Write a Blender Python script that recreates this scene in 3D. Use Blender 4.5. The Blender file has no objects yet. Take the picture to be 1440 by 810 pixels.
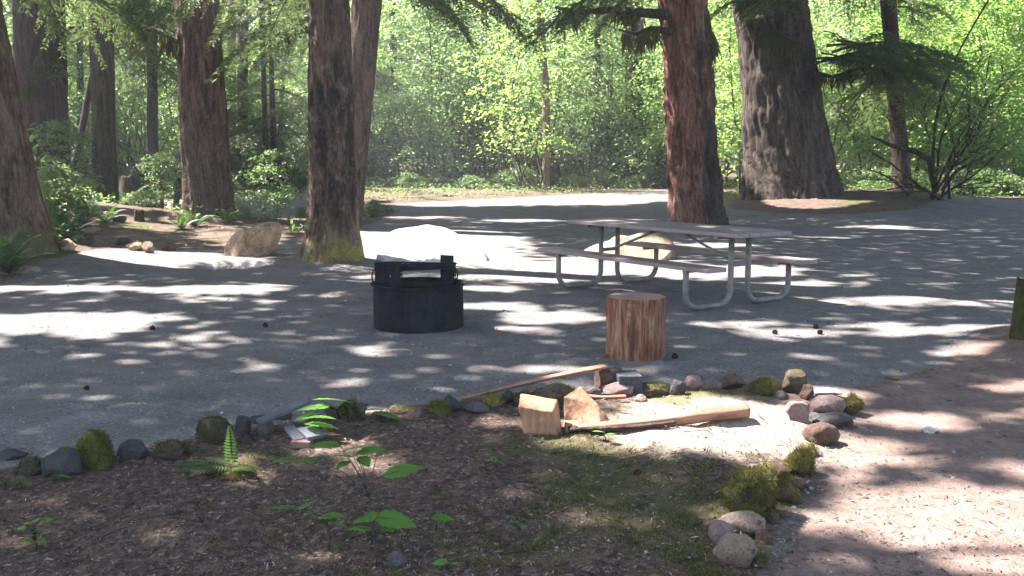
import bpy, math, random
import numpy as np
from mathutils import Vector, Matrix
random.seed(7); RS = np.random.RandomState(11)
PI = math.pi
scn = bpy.context.scene
COL = scn.collection

# ------------------------------------------------------------------ camera model
W, H = 1440.0, 810.0
F, HOR, CH = 1400.0, 218.6, 1.503
PIT = math.atan((405 - HOR) / F)
CP, SP = math.cos(PIT), math.sin(PIT)

def ray(px, py):
    a = (px - 720) / F; b = (405 - py) / F
    return Vector((a, CP + b * SP, -SP + b * CP))

def proj(x, y, z):
    z = z - CH
    d = y * CP - z * SP; u = y * SP + z * CP
    d = np.where(d < 0.05, 0.05, d)
    return 720 + F * x / d, 405 - F * u / d

def flat(px, py, z=0.0):
    r = ray(px, py); t = (z - CH) / r.z
    return (r.x * t, r.y * t)

def atY(px, py, Y):
    r = ray(px, py); t = Y / r.y
    return Vector((r.x * t, Y, CH + r.z * t))

# ------------------------------------------------------------------ noise
def _h(ix, iy, iz, s):
    n = (ix * 374761393 + iy * 668265263 + iz * 2147483647 + s * 1274126177) & 0xffffffff
    n = ((n ^ (n >> 13)) * 1274126177) & 0xffffffff
    n = n ^ (n >> 16)
    return (n & 0xffff) / 65535.0

def vn(P, s=0):
    P = np.asarray(P, float)
    if P.shape[-1] == 2: P = np.concatenate([P, np.zeros(P.shape[:-1] + (1,))], -1)
    i = np.floor(P).astype(np.int64); f = P - i; f = f * f * (3 - 2 * f)
    r = 0
    for a in (0, 1):
        for b in (0, 1):
            for c in (0, 1):
                w = (f[..., 0] if a else 1 - f[..., 0]) * (f[..., 1] if b else 1 - f[..., 1]) * (f[..., 2] if c else 1 - f[..., 2])
                r = r + w * _h(i[..., 0] + a, i[..., 1] + b, i[..., 2] + c, s)
    return r * 2 - 1

def fbm(P, o=4, s=0):
    P = np.asarray(P, float); r = 0; a = 1; t = 0
    for k in range(o):
        r = r + a * vn(P * 2 ** k, s + k); t += a; a *= .5
    return r / t

def sstep(a, b, x):
    t = np.clip((x - a) / (b - a), 0, 1); return t * t * (3 - 2 * t)

def sdist(X, Y, poly):
    """signed distance, positive inside"""
    d = np.full(X.shape, 1e9); ins = np.zeros(X.shape, bool)
    n = len(poly)
    for k in range(n):
        ax, ay = poly[k]; bx, by = poly[(k + 1) % n]
        ex, ey = bx - ax, by - ay; L = ex * ex + ey * ey + 1e-12
        t = np.clip(((X - ax) * ex + (Y - ay) * ey) / L, 0, 1)
        d = np.minimum(d, np.hypot(X - ax - t * ex, Y - ay - t * ey))
        c = (ay > Y) != (by > Y)
        with np.errstate(all='ignore'):
            xi = ax + (Y - ay) / (by - ay + 1e-12) * ex
        ins ^= c & (X < xi)
    return np.where(ins, d, -d)

# ------------------------------------------------------------------ zones and terrain
def wp(pts): return [flat(a, b) for a, b in pts]
BED = wp([(-700, 760), (-60, 664), (60, 652), (130, 642), (300, 612), (400, 594), (500, 582), (640, 567), (760, 552), (850, 545),
          (960, 549), (1100, 549), (1185, 562), (1200, 590), (1150, 640), (1118, 720), (1062, 830), (1040, 1300), (900, 2500), (-3000, 2500), (-2500, 1200)])
PATH = wp([(1185, 545), (1235, 540), (1330, 515), (1400, 472), (1500, 440), (1900, 420), (2600, 500), (3500, 2500), (900, 2500),
           (1040, 1300), (1062, 830), (1118, 720), (1150, 640), (1200, 590)])
BACK = wp([(-2600, 262), (-500, 268), (160, 284), (250, 282), (330, 272), (430, 272), (520, 288), (550, 287), (620, 283), (760, 276), (880, 270), (945, 266),
           (1005, 274), (1030, 296), (1100, 301), (1200, 302), (1290, 298), (1340, 289), (1440, 287), (1900, 285), (3500, 300), (9000, 226), (-9000, 226)])
ISLE = wp([(-2600, 700), (-400, 425), (0, 398), (60, 376), (130, 362), (200, 352), (300, 353), (400, 340), (425, 332), (440, 340), (500, 322), (548, 306), (562, 297), (545, 291), (520, 291),
           (430, 308), (350, 311), (300, 309), (240, 312), (190, 310), (120, 303), (-300, 290), (-2600, 280)])

def gauss(X, Y, c, sx, sy, a=0):
    dx, dy = X - c[0], Y - c[1]
    if a: dx, dy = dx * math.cos(a) + dy * math.sin(a), -dx * math.sin(a) + dy * math.cos(a)
    return np.exp(-(dx / sx) ** 2 - (dy / sy) ** 2)
Y8 = 30.0
def height(X, Y):
    X = np.asarray(X, float); Y = np.asarray(Y, float)
    P = np.stack([X, Y], -1)
    bed = sdist(X, Y, BED); back = sdist(X, Y, BACK); isle = sdist(X, Y, ISLE); path = sdist(X, Y, PATH)
    z = .012 * fbm(P * .8, 3, 5) + .004 * fbm(P * 7, 2, 6)
    wb = sstep(-.05, .25, bed); z = z + wb * (.045 + .035 * fbm(P * 2.2, 4, 8) + .022 * fbm(P * 11, 4, 9))
    wp_ = sstep(-.1, .3, path); z = z + wp_ * (.012 * fbm(P * 3, 3, 18) + .004 * fbm(P * 20, 2, 19))
    wf = sstep(0, 1.5, back); z = z + wf * (.05 + .12 * fbm(P * .35, 4, 21))
    z = z + sstep(6, 60, back) * .9
    wi = sstep(0, 1.2, isle); z = z + wi * (.03 + .07 * fbm(P * .9, 4, 25))
    c8 = flat(1135, 285); z = z + .40 * gauss(X, Y, (c8[0] + 1.4, Y8 + .2), 4.4, 2.7)
    z = z + .14 * gauss(X, Y, atY(285, 300, 21.9)[:2], 2.2, 1.0)
    z = z + .55 * gauss(X, Y, atY(50, 300, 21.0)[:2], 2.4, 2.8)
    z = z + .25 * gauss(X, Y, (-8.3, 14.6), 2.3, 1.6)
    z = z + .22 * gauss(X, Y, (4.6, 7.5), .9, .9) + .10 * gauss(X, Y, atY(462, 372, 13.75)[:2], .9, .7)
    return z
def hz(x, y): return float(height(np.array([x]), np.array([y]))[0])
def at(px, py):
    z = 0.0
    for k in range(6):
        x, y = flat(px, py, z); z = .5 * z + .5 * hz(x, y)
    x, y = flat(px, py, z)
    return Vector((x, y, hz(x, y)))

# ------------------------------------------------------------------ material helpers
def newmat(name):
    m = bpy.data.materials.new(name); m.use_nodes = True
    nt = m.node_tree; nt.nodes.clear()
    out = nt.nodes.new('ShaderNodeOutputMaterial')
    return m, nt, out
def N(nt, t, **kw):
    n = nt.nodes.new(t)
    for k, v in kw.items():
        if k.startswith('i_'):
            n.inputs[k[2:].replace('_', ' ')].default_value = v
        else: setattr(n, k, v)
    return n
def L(nt, a, b): nt.links.new(a, b)
def ramp(nt, src, stops, interp='LINEAR'):
    r = nt.nodes.new('ShaderNodeValToRGB'); e = r.color_ramp.elements; r.color_ramp.interpolation = interp
    while len(e) < len(stops): e.new(.5)
    for k, (p, c) in enumerate(stops):
        e[k].position = p; e[k].color = (c if isinstance(c, (tuple, list)) else (c, c, c))[:3] + (1,) if isinstance(c, tuple) else (c, c, c, 1)
    L(nt, src, r.inputs['Fac']); return r.outputs['Color']
def mix(nt, fac, a, b, mode='MIX'):
    m = nt.nodes.new('ShaderNodeMix'); m.data_type = 'RGBA'; m.blend_type = mode
    for s, v in ((0, fac), (6, a), (7, b)):
        if isinstance(v, (int, float)): m.inputs[s].default_value = v
        elif isinstance(v, tuple): m.inputs[s].default_value = v[:3] + (1,)
        else: L(nt, v, m.inputs[s])
    return m.outputs[2]
def mth(nt, op, a, b=None, clamp=False):
    m = nt.nodes.new('ShaderNodeMath'); m.operation = op; m.use_clamp = clamp
    for s, v in ((0, a), (1, b)):
        if v is None: continue
        if isinstance(v, (int, float)): m.inputs[s].default_value = v
        else: L(nt, v, m.inputs[s])
    return m.outputs[0]
def noise(nt, vec, scale, detail=4, rough=.6, dist=0):
    n = nt.nodes.new('ShaderNodeTexNoise'); n.inputs['Scale'].default_value = scale; n.inputs['Detail'].default_value = detail
    n.inputs['Roughness'].default_value = rough; n.inputs['Distortion'].default_value = dist
    if vec is not None: L(nt, vec, n.inputs['Vector'])
    return n.outputs['Fac']
def objco(nt, scale=(1, 1, 1)):
    c = nt.nodes.new('ShaderNodeTexCoord'); m = nt.nodes.new('ShaderNodeMapping'); m.inputs['Scale'].default_value = scale
    L(nt, c.outputs['Object'], m.inputs['Vector']); return m.outputs['Vector'], c
def bump(nt, hgt, strength, dist=.02):
    b = nt.nodes.new('ShaderNodeBump'); b.inputs['Strength'].default_value = strength; b.inputs['Distance'].default_value = dist
    L(nt, hgt, b.inputs['Height']); return b.outputs['Normal']
def principled(nt, out, col, rough=.8, metal=0, normal=None, spec=.3):
    p = nt.nodes.new('ShaderNodeBsdfPrincipled')
    if isinstance(col, tuple): p.inputs['Base Color'].default_value = col[:3] + (1,)
    else: L(nt, col, p.inputs['Base Color'])
    if isinstance(rough, (int, float)): p.inputs['Roughness'].default_value = rough
    else: L(nt, rough, p.inputs['Roughness'])
    p.inputs['Metallic'].default_value = metal; p.inputs['Specular IOR Level'].default_value = spec
    if normal is not None: L(nt, normal, p.inputs['Normal'])
    L(nt, p.outputs[0], out.inputs['Surface']); return p

def leaf_mat(name, c1, c2, trans, tfac=.45, rough=.5, spec=.3, scale=.7, rnd=True):
    m, nt, out = newmat(name)
    v, _ = objco(nt)
    n = noise(nt, v, scale, 2); n2 = noise(nt, v, scale * 30, 1)
    f = mth(nt, 'ADD', mth(nt, 'MULTIPLY', n, .55), mth(nt, 'MULTIPLY', n2, .45))
    if rnd:
        oi = nt.nodes.new('ShaderNodeObjectInfo')
        f = mth(nt, 'ADD', f, mth(nt, 'MULTIPLY', mth(nt, 'SUBTRACT', oi.outputs['Random'], .5), .22))
    c = ramp(nt, f, [(.33, c1), (.66, c2)])
    p = nt.nodes.new('ShaderNodeBsdfPrincipled'); L(nt, c, p.inputs['Base Color']); p.inputs['Roughness'].default_value = rough
    p.inputs['Specular IOR Level'].default_value = spec
    t = nt.nodes.new('ShaderNodeBsdfTranslucent')
    L(nt, mix(nt, 1.0, c, trans, 'MULTIPLY'), t.inputs['Color'])
    s = nt.nodes.new('ShaderNodeMixShader'); s.inputs[0].default_value = tfac
    L(nt, p.outputs[0], s.inputs[1]); L(nt, t.outputs[0], s.inputs[2]); L(nt, s.outputs[0], out.inputs['Surface'])
    return m

def bark_mat(name, dark, mid, light, moss=(.0, 0), mosscol=(.10, .10, .03), sc=9., red=None, char=False, lichen=0, side=0):
    """moss = (overall amount, height up to which the base is mossy)"""
    m, nt, out = newmat(name)
    v, tc = objco(nt, (1, 1, .16))
    n1 = noise(nt, v, sc, 6, .65, .8)
    v2, _ = objco(nt, (1, 1, .45)); n2 = noise(nt, v2, sc * 3.2, 5, .7)
    n3 = noise(nt, v, 1.3, 3)
    f = mth(nt, 'ADD', mth(nt, 'MULTIPLY', n1, .62), mth(nt, 'MULTIPLY', n2, .38))
    c = ramp(nt, f, [(.40, dark), (.50, mid), (.62, light)])
    if red:
        vr, _r = objco(nt, (1, 1, .22)); n3 = noise(nt, vr, 2.6, 4, .6)
        if side:
            _v, _t = objco(nt); sd = nt.nodes.new('ShaderNodeSeparateXYZ'); L(nt, _t.outputs['Object'], sd.inputs[0]); n3 = mth(nt, 'ADD', mth(nt, 'MULTIPLY', n3, 1.0), mth(nt, 'ADD', .0, mth(nt, 'MULTIPLY', sd.outputs[0], side)))  # darkens towards the right, painting the trunk's shade side
        c = mix(nt, ramp(nt, n3, [(.42, 0.), (.60, 1.)]), c, mix(nt, 1., c, red, 'MULTIPLY'))
    v3, tc3 = objco(nt); sx = nt.nodes.new('ShaderNodeSeparateXYZ'); L(nt, tc3.outputs['Object'], sx.inputs[0])
    if char:
        vc_, _c = objco(nt, (1, 1, .45)); nc = noise(nt, vc_, 2.4, 6, .75, .5)
        w = mth(nt, 'MULTIPLY', ramp(nt, nc, [(.46, 0.), (.56, .85)]), ramp(nt, mth(nt, 'DIVIDE', sx.outputs[2], 4.0, True), [(.10, 0.), (.22, 1.), (.62, 1.), (.8, 0.)]))
        c = mix(nt, w, c, (.022, .021, .02))
    if lichen:
        nl = noise(nt, v3, 5., 4, .7); c = mix(nt, mth(nt, 'MULTIPLY', ramp(nt, nl, [(.55, 0.), (.66, 1.)]), lichen), c, (.30, .31, .27))
    if moss[0] > 0 or moss[1] > 0:
        nm = noise(nt, v3, 3.5, 5, .7)
        hh = mth(nt, 'SUBTRACT', 1.0, mth(nt, 'DIVIDE', sx.outputs[2], max(moss[1], .01)), True)
        w = ramp(nt, mth(nt, 'ADD', mth(nt, 'MULTIPLY', hh, .45), mth(nt, 'ADD', mth(nt, 'MULTIPLY', nm, .8), moss[0] - .5)), [(.38, 0.), (.56, 1.)])
        mc = ramp(nt, noise(nt, v3, 30, 4), [(.3, tuple(.55 * q for q in mosscol)), (.7, tuple(1.3 * q for q in mosscol))])
        c = mix(nt, w, c, mc)
    principled(nt, out, c, .92, 0, bump(nt, f, 1.0, .07), .15)
    return m

def rock_mat(name, c1, c2, moss=0.0, mosscol=(.10, .12, .025), sc=13., spots=0, rough=.85):
    m, nt, out = newmat(name)
    v, tc = objco(nt)
    n1 = noise(nt, v, sc, 8, .68); n2 = noise(nt, v, sc * 9, 4, .7)
    oi = nt.nodes.new('ShaderNodeObjectInfo')
    f = mth(nt, 'ADD', mth(nt, 'MULTIPLY', n1, .6), mth(nt, 'MULTIPLY', n2, .4))
    c = ramp(nt, f, [(.40, c1), (.60, c2)])
    n4 = noise(nt, v, sc * .35, 4, .6); c = mix(nt, ramp(nt, n4, [(.48, 0.), (.62, .55)]), c, mix(nt, 1., c, (.62, .52, .42), 'MULTIPLY'))
    if spots:
        ns = noise(nt, v, sc * 1.7, 4, .6); c = mix(nt, ramp(nt, ns, [(.60, 0.), (.64, spots)]), c, (.04, .035, .03))
    g = nt.nodes.new('ShaderNodeNewGeometry'); s = nt.nodes.new('ShaderNodeSeparateXYZ'); L(nt, g.outputs['Normal'], s.inputs[0])
    # dust and soil stains low on the stone, moss on what faces up
    if moss > 0:
        nm = noise(nt, v, 9., 5, .7)
        w = ramp(nt, mth(nt, 'ADD', mth(nt, 'MULTIPLY', s.outputs[2], .45), mth(nt, 'ADD', nm, moss - .72)), [(.42, 0.), (.55, 1.)])
        mc = ramp(nt, noise(nt, v, 60, 4), [(.3, tuple(.5 * q for q in mosscol)), (.7, tuple(1.4 * q for q in mosscol))])
        c = mix(nt, w, c, mc)
    principled(nt, out, c, rough, 0, bump(nt, f, 1., .022), .2)
    return m

def vcol_mat(name, base=None, rough=.85, trans=0):
    m, nt, out = newmat(name)
    a = nt.nodes.new('ShaderNodeAttribute'); a.attribute_name = 'Col'
    p = principled(nt, out, a.outputs['Color'], rough, 0, None, .2)
    if trans:
        t = nt.nodes.new('ShaderNodeBsdfTranslucent'); L(nt, a.outputs['Color'], t.inputs['Color'])
        s = nt.nodes.new('ShaderNodeMixShader'); s.inputs[0].default_value = trans
        L(nt, p.outputs[0], s.inputs[1]); L(nt, t.outputs[0], s.inputs[2]); L(nt, s.outputs[0], out.inputs['Surface'])
    return m

def ground_mat():
    m, nt, out = newmat('ground_surface')
    v, tc = objco(nt)
    za = nt.nodes.new('ShaderNodeAttribute'); za.attribute_name = 'zone'
    sep = nt.nodes.new('ShaderNodeSeparateColor'); L(nt, za.outputs['Color'], sep.inputs[0])
    fine = noise(nt, v, 140, 3, .75); med = noise(nt, v, 22, 5, .7); big = noise(nt, v, .9, 4, .6); mid2 = noise(nt, v, 4.5, 5, .65)
    vo = nt.nodes.new('ShaderNodeTexVoronoi'); vo.inputs['Scale'].default_value = 95; L(nt, v, vo.inputs['Vector'])
    stone = vo.outputs['Color']; ss = nt.nodes.new('ShaderNodeSeparateColor'); L(nt, stone, ss.inputs[0])
    # gravel: crushed grey stone in dust
    gs = ramp(nt, ss.outputs[0], [(0., (.085, .085, .085)), (.5, (.145, .143, .142)), (.88, (.20, .197, .195)), (1., (.42, .40, .38))])
    gf = ramp(nt, mth(nt, 'ADD', mth(nt, 'MULTIPLY', fine, .6), mth(nt, 'MULTIPLY', mid2, .4)), [(.34, (.075, .075, .077)), (.66, (.23, .222, .218))])
    gravel = mix(nt, .5, gs, gf); gravel = mix(nt, 1., gravel, (1.05, 1., .93), 'MULTIPLY')
    pat = noise(nt, v, 2.3, 6, .75, .6); gravel = mix(nt, 1., gravel, ramp(nt, pat, [(.36, .70), (.64, 1.22)]), 'MULTIPLY')
    duf = noise(nt, v, 7., 6, .8); gravel = mix(nt, ramp(nt, duf, [(.60, 0.), (.70, .55)]), gravel, (.15, .105, .085))
    gravel = mix(nt, ramp(nt, big, [(.45, 0.), (.65, .5)]), gravel, (.20, .165, .15))
    # trodden dirt
    dirt = ramp(nt, mth(nt, 'ADD', mth(nt, 'MULTIPLY', med, .5), mth(nt, 'MULTIPLY', mid2, .5)), [(.32, (.11, .072, .055)), (.52, (.20, .142, .115)), (.70, (.29, .22, .185))])
    dirt = mix(nt, ramp(nt, fine, [(.55, 0.), (.72, .5)]), dirt, (.30, .26, .23))
    # bed soil: dark needle duff
    soil = ramp(nt, mth(nt, 'ADD', mth(nt, 'MULTIPLY', fine, .5), mth(nt, 'MULTIPLY', med, .5)), [(.34, (.030, .022, .017)), (.5, (.088, .063, .047)), (.66, (.185, .137, .105))])
    soil = mix(nt, ramp(nt, mid2, [(.5, 0.), (.66, .6)]), soil, (.12, .074, .056))
    vs_ = nt.nodes.new('ShaderNodeTexVoronoi'); vs_.inputs['Scale'].default_value = 48; L(nt, v, vs_.inputs['Vector']); sv_ = nt.nodes.new('ShaderNodeSeparateColor'); L(nt, vs_.outputs['Color'], sv_.inputs[0])
    soil = mix(nt, 1., soil, ramp(nt, sv_.outputs[1], [(0., .55), (.7, 1.1), (.93, 1.3), (1., 2.2)]), 'MULTIPLY')
    forest = ramp(nt, mth(nt, 'ADD', mth(nt, 'MULTIPLY', fine, .4), mth(nt, 'MULTIPLY', mid2, .6)), [(.32, (.06, .04, .03)), (.52, (.13, .09, .07)), (.7, (.21, .15, .12))])
    forest = mix(nt, ramp(nt, big, [(.50, 0.), (.60, .7)]), forest, (.07, .075, .025))
    wob = mth(nt, 'MULTIPLY', mth(nt, 'SUBTRACT', med, .5), .9)
    def w(ch): return ramp(nt, mth(nt, 'ADD', sep.outputs[ch], wob), [(.4, 0.), (.6, 1.)])
    c = mix(nt, w(0), forest, gravel); c = mix(nt, w(1), c, dirt); c = mix(nt, w(2), c, soil)
    da = nt.nodes.new('ShaderNodeAttribute'); da.attribute_name = 'sun_pale'  # pale soil colour painted into the sun patch
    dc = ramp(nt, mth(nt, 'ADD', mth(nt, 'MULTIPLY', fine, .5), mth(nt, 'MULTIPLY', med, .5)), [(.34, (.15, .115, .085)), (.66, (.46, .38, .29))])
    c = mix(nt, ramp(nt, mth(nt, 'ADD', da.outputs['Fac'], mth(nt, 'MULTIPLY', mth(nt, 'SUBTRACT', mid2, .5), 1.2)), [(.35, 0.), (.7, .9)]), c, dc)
    # moss film on the bed
    ms = nt.nodes.new('ShaderNodeAttribute'); ms.attribute_name = 'mossy'
    mc = ramp(nt, fine, [(.35, (.045, .042, .018)), (.65, (.14, .13, .055))])
    mw = ramp(nt, mth(nt, 'ADD', ms.outputs['Fac'], mth(nt, 'MULTIPLY', mth(nt, 'SUBTRACT', mid2, .5), 1.6)), [(.42, 0.), (.62, .8)])
    c = mix(nt, mw, c, mc)
    hgt = mth(nt, 'ADD', mth(nt, 'MULTIPLY', fine, .5), mth(nt, 'ADD', mth(nt, 'MULTIPLY', med, .5), mth(nt, 'MULTIPLY', vo.outputs['Distance'], .5)))
    principled(nt, out, c, .93, 0, bump(nt, hgt, .75, .012), .15)
    return m

M = {}
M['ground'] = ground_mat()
M['vc'] = vcol_mat('litter'); M['vcl'] = vcol_mat('thin_leaf', trans=.35)
# ------------------------------------------------------------------ object helpers
def tag(o, label=None, cat=None, group=None, kind=None):
    if label: o['label'] = label
    if cat: o['category'] = cat
    if group: o['group'] = group
    if kind: o['kind'] = kind
    return o
def empty(name, loc=(0, 0, 0), rz=0):
    o = bpy.data.objects.new(name, None); COL.objects.link(o); o.location = loc; o.rotation_euler = (0, 0, rz)
    o.empty_display_size = .1; return o
def mesh_np(name, V, Fq, mat, smooth=False, cols=None):
    V = np.asarray(V, np.float32); Fq = np.asarray(Fq, np.int32)
    me = bpy.data.meshes.new(name); n = len(Fq); k = Fq.shape[1]
    me.vertices.add(len(V)); me.vertices.foreach_set('co', V.ravel())
    me.loops.add(n * k); me.loops.foreach_set('vertex_index', Fq.ravel())
    me.polygons.add(n); me.polygons.foreach_set('loop_start', np.arange(0, n * k, k, dtype=np.int32))
    me.polygons.foreach_set('loop_total', np.full(n, k, np.int32))
    me.polygons.foreach_set('use_smooth', np.full(n, smooth))
    if cols is not None:
        a = me.color_attributes.new('Col', 'FLOAT_COLOR', 'POINT')
        c = np.ones((len(V), 4), np.float32); c[:, :3] = cols; a.data.foreach_set('color', c.ravel())
    me.update(calc_edges=True); me.materials.append(mat)
    return me
def link(name, me, parent=None, loc=None):
    o = bpy.data.objects.new(name, me); COL.objects.link(o)
    if parent is not None: o.parent = parent
    if loc is not None: o.location = loc
    return o
class MB:
    def __init__(s): s.v = []; s.f = []
    def add(s, V, Fs):
        b = len(s.v); s.v += [tuple(v) for v in V]; s.f += [tuple(b + i for i in f) for f in Fs]
    def box(s, c, size, mat=None, rot=None):
        x, y, z = (q / 2 for q in size)
        V = [Vector((a * x, b * y, d * z)) for a in (-1, 1) for b in (-1, 1) for d in (-1, 1)]
        if rot is not None: V = [rot @ v for v in V]
        V = [v + Vector(c) for v in V]
        s.add(V, [(0, 1, 3, 2), (4, 6, 7, 5), (0, 4, 5, 1), (2, 3, 7, 6), (0, 2, 6, 4), (1, 5, 7, 3)])
    def tube(s, pts, rad, n=8, cap=True):
        pts = [Vector(p) for p in pts]; rs = rad if isinstance(rad, (list, tuple)) else [rad] * len(pts)
        up = Vector((0, 0, 1)); t0 = (pts[1] - pts[0]).normalized()
        if abs(t0.dot(up)) > .9: up = Vector((1, 0, 0))
        u = t0.cross(up).normalized(); V = []; k = len(pts)
        for i, p in enumerate(pts):
            t = (pts[min(i + 1, k - 1)] - pts[max(i - 1, 0)]).normalized()
            u = (u - t * u.dot(t)).normalized(); w = t.cross(u)
            V += [p + (u * math.cos(a) + w * math.sin(a)) * rs[i] for a in [2 * PI * j / n for j in range(n)]]
        Fs = [(i * n + j, i * n + (j + 1) % n, (i + 1) * n + (j + 1) % n, (i + 1) * n + j) for i in range(k - 1) for j in range(n)]
        if cap: Fs += [tuple(range(n))[::-1], tuple((k - 1) * n + j for j in range(n))]
        s.add(V, Fs)
    def build(s, name, mat, parent=None, smooth=False, bevel=0):
        me = bpy.data.meshes.new(name); me.from_pydata(s.v, [], s.f); me.materials.append(mat); me.update()
        if smooth:
            for p in me.polygons: p.use_smooth = True
        o = link(name, me, parent)
        if bevel:
            b = o.modifiers.new('bevel', 'BEVEL'); b.width = bevel; b.segments = 2; b.limit_method = 'ANGLE'
        if smooth:
            pass
        return o

def unit(v): return v / (np.linalg.norm(v, axis=-1, keepdims=True) + 1e-9)
def leaves_np(P, T, Nn, ln, wd, fold=.18, tri=False):
    """quad leaves: base at P, along T, normal Nn"""
    P, T, Nn = map(np.asarray, (P, T, Nn)); T = unit(T); S = unit(np.cross(T, Nn)); Nn = np.cross(S, T)
    ln = np.broadcast_to(np.asarray(ln, float), (len(P),))[:, None]; wd = np.broadcast_to(np.asarray(wd, float), (len(P),))[:, None]
    a = P; b = P + T * ln * .45 + S * wd * .5 + Nn * wd * fold; c = P + T * ln - Nn * ln * .12; d = P + T * ln * .45 - S * wd * .5 + Nn * wd * fold
    V = np.stack([a, b, c, d], 1).reshape(-1, 3)
    Fq = np.arange(len(V)).reshape(-1, 4)
    return V, Fq
def rdir(n, zs=1.0):
    v = RS.normal(size=(n, 3)); v[:, 2] *= zs; return unit(v)

# ------------------------------------------------------------------ world and sun
SAZ = math.atan2(-.92, .40); SEL = math.radians(54)
SUN = Vector((math.sin(SAZ) * math.cos(SEL), math.cos(SAZ) * math.cos(SEL), math.sin(SEL)))
wd_ = bpy.data.worlds.new('World'); scn.world = wd_; wd_.use_nodes = True
nt = wd_.node_tree; nt.nodes.clear()
sk = nt.nodes.new('ShaderNodeTexSky'); sk.sky_type = 'NISHITA'; sk.sun_disc = False; sk.sun_elevation = SEL; sk.sun_rotation = SAZ
sk.air_density = 1.0; sk.dust_density = 1.5; sk.ozone_density = 1.0
bg = nt.nodes.new('ShaderNodeBackground'); bg.inputs['Strength'].default_value = .068
wo = nt.nodes.new('ShaderNodeOutputWorld'); L(nt, sk.outputs[0], bg.inputs[0]); L(nt, bg.outputs[0], wo.inputs[0])
sl = bpy.data.lights.new('sun', 'SUN'); sl.energy = 5.0; sl.angle = math.radians(.5); sl.color = (1, .945, .935)
so = bpy.data.objects.new('sun', sl); COL.objects.link(so); so.rotation_euler = SUN.to_track_quat('Z', 'Y').to_euler(); so.location = (0, 0, 30)
cam = bpy.data.cameras.new('camera'); cam.sensor_width = 36; cam.lens = 36 * F / W; cam.clip_end = 1000; cam.clip_start = .05
co = bpy.data.objects.new('camera', cam); COL.objects.link(co); co.location = (0, 0, CH); co.rotation_euler = (PI / 2 - PIT, 0, 0)
scn.camera = co
scn.view_settings.view_transform = 'Standard'; scn.view_settings.look = 'None'; scn.view_settings.exposure = 2.7; scn.view_settings.gamma = 1
try:
    scn.cycles.max_bounces = 6; scn.cycles.diffuse_bounces = 4; scn.cycles.transmission_bounces = 4; scn.cycles.glossy_bounces = 2
    scn.cycles.use_denoising = True; scn.cycles.sample_clamp_indirect = 4
except Exception: pass

# ------------------------------------------------------------------ ground
def axis(lo, hi, c0, c1, step, grow):
    a = list(np.arange(c0, c1, step)); s = step; x = a[-1]
    while x < hi: s *= grow; x += s; a.append(x)
    s = step; x = a[0]; b = []
    while x > lo: s *= grow; x -= s; b.append(x)
    return np.array(b[::-1] + a)
gx = axis(-260, 260, -4.2, 4.6, .030, 1.045)
ys = [2.6]
while ys[-1] < 320: ys.append(ys[-1] + max(.024, min(ys[-1], 60) * .0062 * (1 if ys[-1] < 60 else (ys[-1] / 60) ** 2)))
b = [2.6 - .05]; s = .05
while b[-1] > -60: s *= 1.12; b.append(b[-1] - s)
gy = np.array(b[::-1] + ys)
GX, GY = np.meshgrid(gx, gy)
GZ = height(GX, GY)
sb, sp_, sk_, si = (sdist(GX, GY, q) for q in (BED, PATH, BACK, ISLE))
PX, PY = proj(GX, GY, 0)
wobx = .10 * fbm(np.stack([GX, GY], -1) * 2.5, 3, 41)
blur = lambda d, w: sstep(-w, w, d + wobx)
wbed = blur(sb, .10); wpath = blur(sp_, .35) * (1 - wbed); wfor = np.maximum(blur(sk_, .5), blur(si, .35))
wgrav = (1 - wbed) * (1 - wpath) * (1 - wfor)
zone = np.stack([wgrav, wpath, wbed, np.ones_like(wbed)], -1).reshape(-1, 4).astype(np.float32)
def mossmask(X, Y):
    px, py = proj(X, Y, 0)
    g = lambda cx, cy, rx, ry: np.exp(-((px - cx) / rx) ** 2 - ((py - cy) / ry) ** 2)
    m = .75 * g(870, 695, 150, 65) + .7 * g(1000, 780, 150, 50) + .8 * g(1000, 560, 140, 18) + .5 * g(700, 790, 150, 40) + .7 * g(1090, 690, 40, 40) + .5 * g(330, 660, 60, 20)
    m = m + .35 * g(60, 700, 200, 40) + .5 * g(760, 640, 120, 20)
    return np.clip(m, 0, 1)
moss = (mossmask(GX, GY) * (GY < 9) * (GY > 1)).reshape(-1).astype(np.float32)
sun_pale = (np.clip(1.15 * np.exp(-(((PX - 1005) / 165) ** 2 + ((PY - 610) / 52) ** 2) ** 1.5) , 0, 1) * (GY > 2)).reshape(-1).astype(np.float32)  # pale straw soil, painted to brighten the sun patch round the split log
V = np.stack([GX, GY, GZ], -1).reshape(-1, 3); ny, nx = GX.shape
ii = (np.arange(ny - 1)[:, None] * nx + np.arange(nx - 1)[None]).reshape(-1)
Q = np.stack([ii, ii + 1, ii + nx + 1, ii + nx], -1)
ctr = V[Q].mean(1); dom = zone[:, :3][Q].mean(1); far = ctr[:, 1] > 24
isbed = dom[:, 2] > .5; ispath = (dom[:, 1] > .5) & ~isbed; isgr = (dom[:, 0] > .5) & ~isbed & ~ispath
road = isgr & far; pad = isgr & ~far; rest = ~(isbed | ispath | isgr)
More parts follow.
